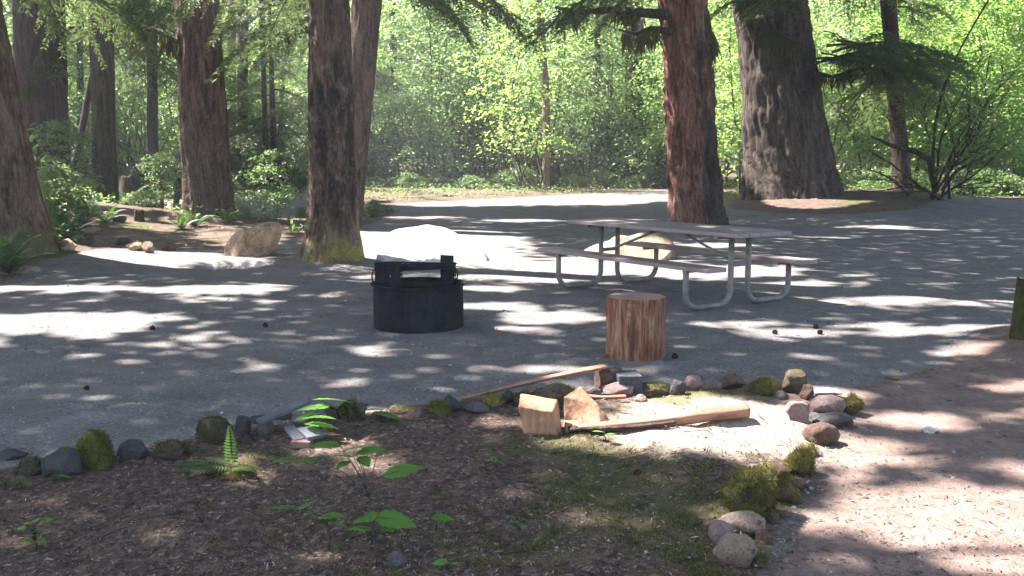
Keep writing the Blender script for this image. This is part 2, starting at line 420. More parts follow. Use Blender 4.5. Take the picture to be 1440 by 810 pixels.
for nm, msk in (('soil_bed', isbed), ('dirt_path', ispath), ('gravel_pad', pad), ('gravel_road', road), ('ground', rest)):
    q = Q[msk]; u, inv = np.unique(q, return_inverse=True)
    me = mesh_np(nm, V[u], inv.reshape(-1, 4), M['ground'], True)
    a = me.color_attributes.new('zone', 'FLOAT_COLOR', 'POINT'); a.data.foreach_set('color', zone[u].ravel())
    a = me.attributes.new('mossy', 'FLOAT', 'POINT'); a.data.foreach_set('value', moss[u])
    a = me.attributes.new('sun_pale', 'FLOAT', 'POINT'); a.data.foreach_set('value', sun_pale[u])
    o = link(nm, me); o['kind'] = 'structure'

# ------------------------------------------------------------------ bark / foliage materials
M['b_front'] = bark_mat('bark_front', (.03, .021, .016), (.095, .062, .046), (.21, .145, .112), (.16, 1.2), (.26, .22, .07), 9, char=True, lichen=.22)
M['b_brown'] = bark_mat('bark_brown', (.035, .023, .017), (.105, .069, .051), (.20, .137, .105), (-.05, .5), (.08, .09, .03), 9)
M['b_left'] = bark_mat('bark_left', (.035, .024, .018), (.11, .075, .054), (.21, .15, .11), (.14, 1.4), (.12, .12, .035), 8)
M['b_mossy'] = bark_mat('bark_mossy', (.02, .016, .011), (.055, .045, .03), (.11, .09, .06), (.20, 2.0), (.06, .068, .018), 10)
M['b_dark'] = bark_mat('bark_dark', (.018, .014, .012), (.05, .038, .033), (.11, .08, .07), (.0, 0), sc=8, red=(1.2, .9, .85))
M['b_red'] = bark_mat('bark_red', (.05, .018, .010), (.15, .073, .053), (.29, .165, .125), (-.04, 1.2), (.22, .19, .05), 6, red=(.28, .40, .50), side=.35)  # red bare wood on the left; right half painted dark as shade side
M['b_huge'] = bark_mat('bark_huge', (.018, .014, .011), (.062, .047, .037), (.135, .108, .085), (.0, .7), (.09, .10, .03), 5.5)
M['b_tan'] = bark_mat('bark_tan', (.08, .06, .04), (.22, .16, .11), (.34, .27, .2), (.12, 0), (.12, .13, .04), sc=16)
M['b_twig'] = bark_mat('bark_twig', (.03, .024, .018), (.08, .065, .05), (.15, .125, .095), (.1, 0), (.08, .085, .03), 22)
M['lf_maple'] = leaf_mat('leaf_maple', (.13, .19, .055), (.24, .30, .11), (1.85, 2.1, 1.4), .58, .45, .5)
M['lf_shrub'] = leaf_mat('leaf_shrub', (.08, .125, .045), (.18, .225, .10), (1.85, 2.1, 1.4), .52, .4, .6)
M['lf_dark'] = leaf_mat('leaf_dark', (.06, .095, .04), (.15, .19, .085), (1.8, 2.0, 1.3), .45, .4, .6)
M['lf_fir'] = leaf_mat('needles', (.05, .070, .033), (.13, .155, .075), (1.7, 1.9, 1.2), .40, .5)
M['lf_shade_canopy'] = leaf_mat('needles_shade_canopy', (.05, .075, .03), (.07, .095, .04), (1.5, 1.9, 1.1), .28, .7)
M['lf_fern'] = leaf_mat('leaf_fern', (.04, .08, .025), (.09, .14, .045), (1.8, 2.1, 1.2), .35, .45)
M['lf_seed'] = leaf_mat('leaf_seedling', (.09, .21, .04), (.14, .28, .06), (1.9, 2.0, 1.0), .5, .4, .35, 6)
M['lf_hang'] = leaf_mat('hanging_moss', (.07, .07, .03), (.13, .12, .06), (1.4, 1.3, .9), .3, .9, .1)

# ------------------------------------------------------------------ trees
def trunk_mesh(name, p0, p1, r0, r1, ztop, mat, flare=1.35, fh=.7, ridges=26, amp=.05, seg=56, sweep=(0, 0), dz=.07, base=-.4, cut=False, twist=.15, seed=0, rtop=None):
    """p0 base (0,0,0) to p1 direction; local coordinates; r at base and at |p1|; continues to ztop"""
    p1 = Vector(p1); L1 = p1.z
    zs = [base]
    while zs[-1] < ztop: zs.append(zs[-1] + (dz if zs[-1] < L1 * 1.1 else dz * 5))
    zs = np.array(zs); th = np.linspace(0, 2 * PI, seg, endpoint=False)
    Zg, Tg = np.meshgrid(zs, th, indexing='ij')
    t = np.clip(Zg / L1, -.2, 1e9)
    R = r0 + (r1 - r0) * np.minimum(t, 1.0)
    R = R * np.where(t > 1, np.clip(1 - .55 * (Zg - L1) / max(ztop - L1, .1), .2, 1), 1)
    lob = .5 + .5 * fbm(np.stack([np.cos(Tg) * 1.6, np.sin(Tg) * 1.6, Zg * 0 + seed], -1), 2, 3)
    R = R * (1 + (flare - 1) * np.exp(-np.clip(Zg, -.1, 99) / fh) * (.5 + 1.3 * lob))
    tw = Tg + twist * Zg + .25 * vn(np.stack([Zg * .8, Zg * 0 + seed], -1), 4)
    c = np.stack([np.cos(tw) * ridges / 6.3, np.sin(tw) * ridges / 6.3, Zg * .75 + seed * 7.1], -1)
    rg = 1 - np.abs(fbm(c, 3, 12)) * 3.0
    rg2 = fbm(np.stack([np.cos(tw) * ridges / 2, np.sin(tw) * ridges / 2, Zg * 5 + seed], -1), 3, 31)
    lump = fbm(np.stack([np.cos(Tg) * 1.2, np.sin(Tg) * 1.2, Zg * .55 + seed * 3], -1), 3, 33)
    R = R + amp * (.9 * rg + .35 * rg2 - .4) + r0 * .09 * lump
    X = p1.x * t + sweep[0] * np.sin(np.clip(t, 0, 1.2) * PI) + R * np.cos(Tg); Y = p1.y * t + sweep[1] * np.sin(np.clip(t, 0, 1.2) * PI) + R * np.sin(Tg)
    V = np.stack([X, Y, Zg], -1).reshape(-1, 3); nz = len(zs)
    i = np.arange(nz - 1)[:, None] * seg; j = np.arange(seg)[None]; j2 = (j + 1) % seg
    Q = np.stack([i + j, i + j2, i + seg + j2, i + seg + j], -1).reshape(-1, 4)
    return mesh_np(name, V, Q, mat, True)

def bough_mesh(name, Lb, seed, droop=.35, dens=1.0, nl=.05):
    """a fir or hemlock bough: along +x, drooping, flat sprays of needles"""
    rs = np.random.RandomState(seed); P = []; T = []; Nn = []; S = []
    n = int(26 * dens)
    for k in range(n):
        t = .12 + .88 * (k + rs.rand()) / n; s = 1 if k % 2 else -1
        b0 = np.array([Lb * t, 0, -droop * Lb * t * t + .06 * Lb * math.sin(t * 3)])
        tl = Lb * (.16 + .34 * math.sin(PI * min(t * .85 + .12, 1))) * (.6 + .6 * rs.rand())
        d = np.array([.55 + .3 * rs.rand(), s * (.75 + .3 * rs.rand()), -.15 - .35 * rs.rand()]); d /= np.linalg.norm(d)
        m = max(4, int(tl / .045 * dens))
        for q in range(m):
            u = (q + rs.rand()) / m
            p = b0 + d * tl * u + np.array([0, 0, -.28 * tl * u * u])
            # twiglets each side
            for sd in (-1, 1):
                dd = d * .8 + sd * np.array([-d[1], d[0], 0]) * .8 + rs.normal(size=3) * .22
                P.append(p); T.append(dd); Nn.append(np.array([0, 0, 1]) + rs.normal(size=3) * .35); S.append(nl * (.8 + 1.3 * rs.rand()) * (1.2 - .5 * u))
    V, Q = leaves_np(np.array(P), np.array(T), np.array(Nn), np.array(S) * 1.6, np.array(S) * .42, .1)
    me = mesh_np(name, V, Q, M['lf_fir'])
    mb = MB(); pts = [(Lb * t, 0, -droop * Lb * t * t + .06 * Lb * math.sin(t * 3)) for t in np.linspace(0, 1, 9)]
    mb.tube(pts, [.012 * Lb * (1.05 - t) + .004 for t in np.linspace(0, 1, 9)], 5)
    me2 = bpy.data.meshes.new(name + '_twig'); me2.from_pydata(mb.v, [], mb.f); me2.materials.append(M['b_twig']); me2.update()
    return me, me2
BOUGH = [bough_mesh('bough_needles', Lb, 50 + k, dr, de, nl) for k, (Lb, dr, de, nl) in enumerate([(2.6, .35, 1.0, .055), (2.0, .5, 1.1, .05), (3.2, .28, 1.1, .06), (1.4, .4, .9, .045)])]
def add_bough(root, loc, az, tilt=0, sc=1.0, k=None, roll=0):
    """loc local to root"""
    k = random.randrange(len(BOUGH)) if k is None else k
    a, b2 = BOUGH[k]
    o = link('bough', b2, root, loc); o.rotation_euler = (roll, tilt, az); o.scale = (sc,) * 3
    link('needles', a, o); return o

def join_np(parts):
    Vs = []; Qs = []; b = 0
    for V, Q in parts: Vs.append(V); Qs.append(Q + b); b += len(V)
    return np.concatenate(Vs), np.concatenate(Qs)

TREES = []   # (root, x, y) for the canopy
def big_tree(name, xb, Yd, xt, rb_px, rt_px, mat, label, ztop=17, ybase=None, group=None, shade_canopy=True, cat='tree', **kw):
    """trunk through image columns xb (at its base) and xt (at the top edge of the photograph), at depth Yd"""
    X0 = atY(xb, HOR + 20, Yd).x; z0 = hz(X0, Yd)
    top = atY(xt, 0, Yd)
    d = math.hypot(Yd, 0) * 1.0
    r = empty(name, (X0, Yd, z0)); tag(r, label, cat, group)
    p1 = (top.x - X0, 0, top.z - z0)
    me = trunk_mesh('trunk', (0, 0, 0), p1, rb_px * Yd / F, rt_px * Yd / F, ztop, mat, **kw)
    link('trunk', me, r)
    if shade_canopy: TREES.append((r, X0 + p1[0] * 2, Yd, z0))
    return r
T1 = big_tree('conifer_tree', 10, 14.2, -42, 46, 36, M['b_left'], 'huge mossy brown conifer trunk cut by the left edge with a fern at its foot', seed=1, flare=1.3, fh=.45, ridges=34, amp=.035, seg=80, dz=.045)
T2 = big_tree('conifer_tree', 58, 27, 55, 37, 31, M['b_dark'], 'wide dark reddish conifer trunk behind the far left tree', seed=2, ridges=40, amp=.05, seg=72)
T3 = big_tree('conifer_tree', 146, 25.5, 141, 16, 16, M['b_mossy'], 'slim straight moss green conifer trunk between the wide left trunks', seed=3, ridges=22, amp=.02, flare=1.1)
T4 = big_tree('conifer_tree', 291, 22.0, 277, 33, 28.5, M['b_brown'], 'thick brown furrowed conifer trunk behind the brown wedge boulder', seed=4, ridges=30, amp=.055, seg=84, flare=1.12, fh=.5, dz=.05)
T5 = big_tree('conifer_tree', 464, 13.75, 463, 35, 26.5, M['b_front'], 'nearest conifer trunk with charred flaky bark and mossy foot left of the pale boulder', seed=5, ridges=18, amp=.030, seg=110, dz=.028, flare=1.22, fh=.35, sweep=(.0, 0))
T6 = big_tree('conifer_tree', 484, 21.5, 516, 21, 20, M['b_brown'], 'reddish brown conifer trunk leaning right just behind the nearest trunk', seed=6, ridges=24, amp=.025, seg=64, flare=1.1)
T7 = big_tree('conifer_tree', 982, 21.8, 962, 34, 30, M['b_red'], 'red stringy barked cedar trunk behind the picnic table', seed=7, ridges=14, amp=.13, seg=84, flare=1.18, fh=.5, dz=.05)
T8 = big_tree('conifer_tree', 1117, Y8, 1083, 58, 47, M['b_huge'], 'enormous dark grey fir trunk on the mound right of the cedar', seed=8, ridges=38, amp=.11, seg=120, flare=1.14, fh=.9, dz=.07)
T9 = big_tree('conifer_tree', 1272, 33, 1249, 11, 10.5, M['b_dark'], 'thin dark conifer trunk right of the enormous fir', seed=9, ridges=14, amp=.02)
T10 = big_tree('alder_tree', 768, 44, 757, 5.5, 4.5, M['b_tan'], 'slender pale tan sunlit trunk rising from the thicket in the middle', seed=10, ridges=10, amp=.01, seg=24, shade_canopy=False, flare=1.1, sweep=(.15, 0))
T11 = big_tree('conifer_tree', 893, 50, 892, 14, 12.5, M['b_red'], 'distant reddish trunk in the thicket just left of the cedar', seed=11, ridges=14, amp=.03, shade_canopy=False)
T12 = big_tree('conifer_tree', 213, 38, 214, 7.5, 6.5, M['b_dark'], 'distant thin grey trunk halfway between the slim mossy trunk and thick brown trunk', seed=12, ridges=10, amp=.015, seg=24, shade_canopy=False)
T13 = big_tree('conifer_tree', 341, 46, 341, 8, 7, M['b_red'], 'distant orange brown trunk right of the thick brown trunk', seed=13, ridges=10, amp=.02, seg=24, shade_canopy=False)
T14 = big_tree('conifer_tree', 325, 48, 326, 6, 5, M['b_tan'], 'distant pale tan trunk close beside the thick brown trunk', seed=14, ridges=10, amp=.02, seg=24, shade_canopy=False)
T15 = big_tree('alder_tree', 374, 42, 368, 4, 3.5, M['b_dark'], 'distant dark pole of a trunk between the thick brown and nearest trunks', seed=15, ridges=8, amp=.01, seg=16, shade_canopy=False)
T16 = big_tree('alder_tree', 92, 30, 150, 5, 4, M['b_dark'], 'thin dark trunk leaning right behind the slim mossy trunk', seed=16, ridges=8, amp=.01, seg=16, shade_canopy=False)
T17 = big_tree('alder_tree', 243, 23.5, 263, 4, 3, M['b_mossy'], 'thin bent dark sapling stem touching the left side of the thick brown trunk', seed=17, ridges=8, amp=.006, seg=16, shade_canopy=False, sweep=(.10, 0), flare=1.1)
T18 = big_tree('alder_tree', 1316, 30, 1390, 2.4, 1.3, M['b_mossy'], 'thin crooked dark stem leaning right beside the thin dark trunk', seed=18, ridges=8, amp=.008, seg=16, shade_canopy=False, sweep=(-.6, 0), flare=1.1, ztop=7)
T20 = big_tree('conifer_tree', 112, 40, 112, 5, 4.5, M['b_dark'], 'distant dark trunk left of the slim mossy trunk', seed=20, ridges=8, amp=.01, seg=16, shade_canopy=False)
T21 = big_tree('alder_tree', 390, 50, 402, 4, 3.5, M['b_dark'], 'farthest dark trunk close to the left side of the nearest trunk', seed=21, ridges=8, amp=.01, seg=16, shade_canopy=False)

# unseen trees added left of the frame to carry the shade leaves
for k, (x, y) in enumerate([(-7.2, 6.6), (-11.5, 10.5)]):
    r = empty('conifer_tree', (x, y, hz(x, y))); tag(r, 'unseen conifer added outside the left edge to carry shade foliage', 'tree', 'added conifers outside the left edge')
    link('trunk', trunk_mesh('trunk', (0, 0, 0), (.1, 0, 6), .34, .28, 17, M['b_brown'], seed=40 + k, seg=40, dz=.15), r)
    TREES.append((r, x, y, hz(x, y)))

# ------------------------------------------------------------------ where the sun gets through
LIT = [  # ellipses in the ground plane given by the photograph: centre, radii, softness weight
 (70, 456, 130, 15), (190, 448, 75, 7), (120, 470, 60, 5),
 (210, 366, 150, 9), (330, 372, 60, 7), (90, 405, 120, 4), (300, 408, 110, 6), (440, 398, 90, 4),
 (610, 358, 135, 42), (560, 382, 60, 6), (760, 388, 90, 9), (860, 372, 110, 12), (1010, 382, 130, 9), (1120, 400, 60, 5), (700, 372, 60, 12),
 (680, 408, 60, 5), (700, 432, 60, 5), (780, 447, 75, 8), (720, 462, 60, 3), (1030, 455, 70, 5), (1120, 468, 90, 6), (1260, 424, 110, 7), (1330, 470, 110, 7), (1390, 425, 60, 6), (1240, 458, 50, 4),
 (1370, 500, 60, 6),
 (740, 281, 240, 8), (880, 274, 100, 9), (640, 286, 110, 4), (600, 306, 60, 1.6), (740, 310, 50, 2), (1230, 320, 50, 3), (1150, 335, 60, 2), (1200, 268, 60, 6), (1000, 345, 60, 3),
 (370, 266, 60, 6), (190, 292, 60, 4), (260, 284, 60, 3),
 (340, 330, 60, 16), (900, 345, 50, 9),
 (1010, 612, 155, 38), (1110, 640, 75, 36), (960, 572, 90, 14), (880, 575, 40, 14), (822, 560, 34, 14), (758, 562, 26, 8), (770, 520, 90, 5),
 (1150, 560, 60, 16), (1280, 590, 70, 12), (1220, 630, 60, 14), (1190, 670, 50, 10), (1335, 738, 150, 55), (1440, 765, 120, 62), (1200, 720, 40, 10), (1420, 660, 60, 10), (1030, 745, 26, 26), (1250, 650, 90, 9),
 (1420, 545, 50, 6), (880, 640, 50, 8), (1130, 730, 14, 10),
 (698, 602, 26, 13), (540, 660, 40, 13), (520, 675, 50, 5), (660, 671, 32, 7), (525, 494, 34, 6), (835, 748, 26, 9), (545, 572, 55, 5), (100, 696, 26, 8), (540, 745, 20, 5), (350, 664, 24, 16), (400, 660, 16, 5),
 (1180, 790, 30, 8), (600, 650, 24, 3), (930, 520, 14, 4)]
SUNTRUNK = [(T7.location.x, T7.location.y, .55, .2, 7, -.25), (T5.location.x, T5.location.y, .34, 1.2, 5, .25), (T5.location.x, T5.location.y, .34, 0, .6, -.1), (T4.location.x, T4.location.y, .55, 0, 7, .15), (T8.location.x, T8.location.y, 1.2, 3, 9, .6),
    (T6.location.x, T6.location.y, .35, 0, 6, .25), (T1.location.x, T1.location.y, .5, 0, 5, .25), (T9.location.x, T9.location.y, .4, 0, 8, -.2)]
SPOTS = [(px, py, .29, .065) for px, py in [(455, 624), (500, 628), (478, 640), (432, 646), (395, 646), (520, 632), (482, 652), (545, 635)]] + [(325, 612, .19, .05), (325, 632, .12, .05), (327, 650, .05, .07), (468, 560, .2, .06), (440, 580, .15, .06), (452, 596, .11, .05), (750, 565, .16, .05), (775, 570, .17, .05), (825, 565, .15, .10), (845, 580, .1, .08)]
def lit(X, Y):
    px, py = proj(X, Y, 0)
    P = np.stack([X, Y], -1)
    wob = fbm(P * 2.2, 3, 61) * .55 + fbm(P * 6.5, 3, 62) * .75
    v = np.full(X.shape, -9.)
    for cx, cy, rx, ry in LIT:
        v = np.maximum(v, 1 - np.sqrt(((px - cx) / (rx * 1.08)) ** 2 + ((py - cy) / (ry * 1.15)) ** 2))
    on = v + wob * .38 > 0
    for (tx_, ty_, w0, za, zb, th_) in SUNTRUNK:
        dxy = np.array([-SUN.x, -SUN.y]) / SUN.z; ax, ay = tx_ + dxy[0] * za, ty_ + dxy[1] * za; bx, by = tx_ + dxy[0] * zb, ty_ + dxy[1] * zb
        ex, ey = bx - ax, by - ay; t_ = np.clip(((X - ax) * ex + (Y - ay) * ey) / (ex * ex + ey * ey), 0, 1)
        dd = np.hypot(X - ax - t_ * ex, Y - ay - t_ * ey); on |= (dd < w0) & (vn(P * 1.7, 66) + .5 * vn(P * 5, 67) > th_)
    for px_, py_, z_, r_ in SPOTS:
        gx0, gy0 = flat(px_, py_, z_ + .045); gx0 -= SUN.x / SUN.z * z_; gy0 -= SUN.y / SUN.z * z_
        on |= np.hypot(X - gx0, Y - gy0) < r_ + .10
    # fine dapples on the left gravel and round the table
    fine = vn(P * np.array([3.6, 4.2]), 71) * .55 + vn(P * np.array([8.5, 9.5]), 72) * .65
    a = 1.05 * np.exp(-((px - 150) / 280) ** 2 - ((py - 505) / 55) ** 2) + .9 * np.exp(-((px - 1000) / 330) ** 2 - ((py - 395) / 18) ** 2) \
        + .8 * np.exp(-((px - 250) / 330) ** 2 - ((py - 412) / 16) ** 2) + .6 * np.exp(-((px - 760) / 160) ** 2 - ((py - 440) / 30) ** 2) \
        + .5 * np.exp(-((px - 1280) / 200) ** 2 - ((py - 450) / 40) ** 2) + .5 * np.exp(-((px - 1290) / 160) ** 2 - ((py - 620) / 60) ** 2)
    on |= fine > (.62 - .50 * np.clip(a, 0, 1)) + .0
    # the wood beyond the road stands in broken sun
    bk = sdist(X, Y, BACK) > 1.0
    n2 = fbm(P * .33, 3, 81)
    lef = sstep(520, 430, px)
    on = np.where(bk, n2 > -.60 + .42 * lef, on)
    isl = sdist(X, Y, ISLE) > .5
    on = np.where(isl & (py < 330), fbm(P * .9, 3, 83) > -.18, on)
    return on

def shade_canopy():  # unseen leaf cover added overhead, kept only where the sun map wants shade
    n = 380000
    gx_ = RS.uniform(-17, 24, n); gy_ = 1.0 + 49 * RS.rand(n) ** 1.15
    keep = ~lit(gx_, gy_)
    gx_, gy_ = gx_[keep], gy_[keep]; n = len(gx_)
    z = 9.5 + 9 * RS.rand(n)
    z = np.maximum(z, 2.5 + .175 * (gy_ + 6))
    k = z / SUN.z
    P = np.stack([gx_ + SUN.x * k, gy_ + SUN.y * k, z], -1)
    sz = .13 + .10 * RS.rand(n); sz *= np.where(gy_ > 24, 1.6, 1.0)
    ang = RS.uniform(0, 2 * PI, n)
    T = np.stack([np.cos(ang), np.sin(ang), RS.normal(size=n) * .25 - .15], -1)
    Nn = np.array([SUN.x, SUN.y, SUN.z])[None] * .8 + RS.normal(size=(n, 3)) * .35
    P = P - T * sz[:, None] * .7
    tx = np.array([[t[1], t[2]] for t in TREES])
    who = np.argmin((P[:, :1] - tx[None, :, 0]) ** 2 + (P[:, 1:2] - tx[None, :, 1]) ** 2, 1)
    for q, (r, x, y, z0) in enumerate(TREES):
        m = who == q
        if m.sum() < 3: continue
        V, Qd = leaves_np(P[m], T[m], Nn[m], sz[m] * 1.6, sz[m] * .85, .1)
        loc = np.array(r.location)
        c = link('shade_crown', mesh_np('shade_crown', V - loc, Qd, M['lf_shade_canopy']), r)
        # unseen limbs added under the shade leaves, skipped where they cross sun patches
        mb = MB(); idx = np.where(m)[0]; RS.shuffle(idx)
        for i in idx[:26]:
            e = Vector(P[i]) - Vector(loc); bx = x - loc[0]
            s = Vector((bx * .8, 0, e.z - .5 - .12 * Vector((e.x, e.y, 0)).length))
            s.z = max(s.z, 5.5)
            mid = (s + e) / 2 + Vector((0, 0, .5))
            q = np.array([list((s.lerp(e, u) + Vector(loc))) for u in np.linspace(0, 1, 9)]); kk = q[:, 2] / SUN.z
            if lit(q[:, 0] - SUN.x * kk, q[:, 1] - SUN.y * kk).sum() > 2: continue
            mb.tube([s, mid, e], [.06, .035, .012], 6)
        if mb.v: mb.build('limb', M['b_twig'], c)
shade_canopy()

# boughs hanging into the top of the picture
def hang(root, px, py, Y, az, k=None, sc=1.0, tilt=0, roll=0):
    p = atY(px, py, Y) - root.location
    add_bough(root, p, az, tilt, sc, k, roll)
rb = random.Random(3)
def hangs(root, x0, x1, y0, y1, Ys, n, azc, azr, sc=1.0, k=None, tilt=.1):
    for i in range(n):
        hang(root, rb.uniform(x0, x1), rb.uniform(y0, y1), rb.uniform(*Ys), azc + rb.uniform(-azr, azr), k, sc * rb.uniform(.8, 1.25), tilt + rb.uniform(-.2, .25), rb.uniform(-.3, .3))
hangs(T1, -60, 20, -80, -10, (13.2, 15), 3, .2, .9, .6, tilt=.25)
hangs(T2, 60, 110, -50, 50, (28, 32), 8, -.4, 1.6)
hangs(T3, 165, 235, -60, 60, (24, 30), 8, -.3, 2.2, .9)
hangs(T4, 170, 250, -70, 10, (20, 26), 7, PI, .9, .8)
hangs(T12, 200, 240, -40, 110, (36, 40), 5, 0, 3, 1.0)
hangs(T5, 360, 470, -90, -35, (13, 15.5), 6, PI, 1.0, .6, tilt=.35)
hangs(T6, 520, 600, -60, 5, (19, 24), 8, -.1, .7, .9, tilt=.1)
hangs(T6, 440, 500, -30, 30, (22, 24), 8, PI, .6, .9, tilt=.1)
hangs(T7, 900, 985, -70, -5, (20, 24), 8, PI, .7, .85, tilt=.1)
hangs(T8, 1040, 1140, -60, 10, (25, 28.5), 9, -1.4, 1.4, .9)
hangs(T8, 1130, 1180, 30, 100, (27, 31), 9, 0, .6, 1.1, tilt=0)
hangs(T9, 1250, 1280, -40, 150, (31, 34), 20, -.5, 3, .95)
# mossy limb off the cedar towards the left, with hanging moss
def mossy_limb(root, pts_px, Y, r=.07):
    pts = [atY(a, b, Y) - root.location for a, b in pts_px]
    mb = MB(); mb.tube(pts, [r * (1 - .75 * i / (len(pts) - 1)) for i in range(len(pts))], 7)
    o = mb.build('limb', M['b_mossy'], root, True)
    n = 300; P = []; T = []; S = []; cl = [rb.random() for _ in range(9)]
    for i in range(n):
        u = min(.999, max(0, rb.choice(cl) + rb.gauss(0, .035))) * (len(pts) - 1.001); k = int(u); p = pts[k].lerp(pts[k + 1], u - k)
        P.append(p + Vector((rb.gauss(0, .03), rb.gauss(0, .05), -.02))); T.append((rb.gauss(0, .3), rb.gauss(0, .3), -1)); S.append(min(.55, .06 + rb.expovariate(7)))
    V, Q = leaves_np(np.array(P), np.array(T), rdir(n), np.array(S), np.array(S) * .16, .1)
    link('moss', mesh_np('moss', V, Q, M['lf_hang']), o)
mossy_limb(T7, [(948, 22), (905, 18), (860, 14), (815, 18), (780, 10)], 21.5, .12)
mossy_limb(T7, [(945, 45), (915, 40), (895, 48), (870, 42)], 21.2, .08)
mossy_limb(T7, [(990, 20), (1005, 60), (1000, 100)], 21.6, .05)
mossy_limb(T8, [(1060, -10), (1075, 20), (1090, 45), (1120, 60)], 28, .10)
mossy_limb(T8, [(1040, 5), (1070, 35), (1085, 80)], 27.8, .06)
mossy_limb(T8, [(1135, 100), (1170, 108), (1210, 96), (1260, 100)], 29, .07)
mossy_limb(T4, [(250, 60), (215, 40), (190, 45), (150, 20)], 21, .05)
mossy_limb(T2, [(80, 30), (60, 60), (45, 110), (20, 135)], 26, .04)

# ------------------------------------------------------------------ broadleaf shrubs and trees (mesh kinds, then copied)
def crown_np(rs, h0, h1, rad, ncl, per, leaf, flatn=.35, layer=True, shape=1.0):
    P = []; T = []; Nn = []; S = []; C = []
    for k in range(ncl):
        u = rs.rand(); z = h0 + (h1 - h0) * u
        rr = rad * (math.sin(PI * min(max(u * .85 + .13, 0), 1)) ** .7) * math.sqrt(rs.rand()) ** shape
        a = rs.uniform(0, 2 * PI); c = np.array([rr * math.cos(a), rr * math.sin(a), z]); C.append(c)
        m = int(per * (.5 + rs.rand())); sp = rad * .17 * (.6 + .8 * rs.rand())
        off = rs.normal(size=(m, 3)) * np.array([sp, sp, sp * flatn])
        off[:, 2] -= .25 * (off[:, 0] ** 2 + off[:, 1] ** 2) / max(sp, .05)
        ang = np.arctan2(off[:, 1], off[:, 0]) + rs.normal(size=m) * .8
        P.append(c + off); T.append(np.stack([np.cos(ang), np.sin(ang), -.25 + rs.normal(size=m) * .3], -1))
        Nn.append(np.array([0, 0, 1.]) + rs.normal(size=(m, 3)) * .45); S.append(leaf * (.6 + .8 * rs.rand(m)))
    P, T, Nn, S = map(np.concatenate, (P, T, Nn, S))
    V, Q = leaves_np(P, T, Nn, S * 1.25, S * .8)
    return V, Q, C
def stems_mb(rs, C, nst, base_r, r0, spread):
    mb = MB()
    for k in range(nst):
        a = rs.uniform(0, 2 * PI); b = np.array([math.cos(a), math.sin(a), 0]) * base_r * rs.rand()
        c = C[rs.randint(len(C))]
        m1 = b + (c - b) * .35 + rs.normal(size=3) * np.array([spread, spread, .1]); m2 = b + (c - b) * .7 + rs.normal(size=3) * np.array([spread, spread, .1]) * .8
        b[2] = -.2
        q = [b, (b + m1) / 2 + rs.normal(size=3) * spread * .3, m1, (m1 + m2) / 2 + rs.normal(size=3) * spread * .3, m2, c]
        rr = r0 * (.6 + .7 * rs.rand()); mb.tube(q, [rr, rr * .85, rr * .7, rr * .55, rr * .4, rr * .15], 6)
        for j in range(3):
            s = q[2 + j]; e = C[rs.randint(len(C))]; e = s + (e - s) * min(1, 1.2 / (np.linalg.norm(e - s) + .01)); mb.tube([s, (s + e) / 2 + rs.normal(size=3) * .08, e], [rr * .4, rr * .25, rr * .1], 4)
    return mb
def kind(seed, h0, h1, rad, ncl, per, leaf, leafmat, nst, base_r, r0, spread, stemmat='b_twig', **kw):
    rs = np.random.RandomState(seed)
    V, Q, C = crown_np(rs, h0, h1, rad, ncl, per, leaf, **kw)
    mb = stems_mb(rs, C, nst, base_r, r0, spread)
    a = mesh_np('foliage', V, Q, M[leafmat])
    s = bpy.data.meshes.new('stems'); s.from_pydata(mb.v, [], mb.f); s.materials.append(M[stemmat]); s.update()
    return a, s
K = {}
K['thicket'] = [kind(200 + i, 1.3 + .3 * i, 5.2 + .7 * i, 2.3, 62, 55, .11, 'lf_shrub', 18, 1.2, .05, .4) for i in range(3)]
K['low'] = [kind(210 + i, .1, 1.1, 1.0, 40, 60, .085, 'lf_dark', 5, .3, .012, .1) for i in range(2)] + [kind(212, .1, .9, 1.0, 40, 60, .08, 'lf_shrub', 5, .3, .012, .1)]
K['maple'] = [kind(220 + i, 1.2, 8.5, 2.9, 120, 75, .13, 'lf_maple', 6, .4, .05, .5, flatn=.2) for i in range(3)]
K['tall'] = [kind(230 + i, 1.5, 13.5, 3.9, 140, 62, .19, 'lf_maple', 3, .3, .11, .5, flatn=.3) for i in range(2)] + [kind(232, 1.5, 13, 3.8, 140, 62, .19, 'lf_shrub', 3, .3, .11, .5, flatn=.3)]
K['sapling'] = [kind(240 + i, .7, 2.6, 1.1, 40, 45, .085, 'lf_shrub', 3, .1, .015, .15, flatn=.2) for i in range(2)]
PFX = {'thicket': ('leafy_shrub', 'shrub'), 'low': ('low_shrub', 'shrub'), 'maple': ('maple_tree', 'tree'), 'tall': ('broadleaf_tree', 'tree'), 'sapling': ('sapling', 'sapling')}
def put(kd, x, y, label, group, sc=1.0, i=None, sz=1.0):
    v = K[kd][random.randrange(len(K[kd])) if i is None else i]
    nm, cat = PFX[kd]
    r = empty(nm, (x, y, hz(x, y) - .03), random.uniform(0, 6.28)); r.scale = (sc, sc, sc * sz); tag(r, label, cat, group)
    link('foliage', v[0], r); link('stems', v[1], r); return r
M['lf_pale'] = leaf_mat('leaf_pale', (.13, .19, .09), (.26, .32, .18), (1.8, 1.9, 1.3), .58, .4, .6)
M['lf_olive'] = leaf_mat('leaf_olive', (.06, .09, .04), (.15, .17, .08), (1.8, 1.9, 1.3), .48, .5, .5)
K['tangle'] = [kind(250, .9, 4.2, 2.4, 34, 42, .12, 'lf_olive', 26, 1.5, .045, .6), kind(251, 1.0, 6.2, 1.9, 48, 46, .10, 'lf_pale', 20, 1.1, .045, .55), kind(252, .5, 3.2, 2.2, 44, 50, .13, 'lf_shrub', 20, 1.4, .04, .5)]
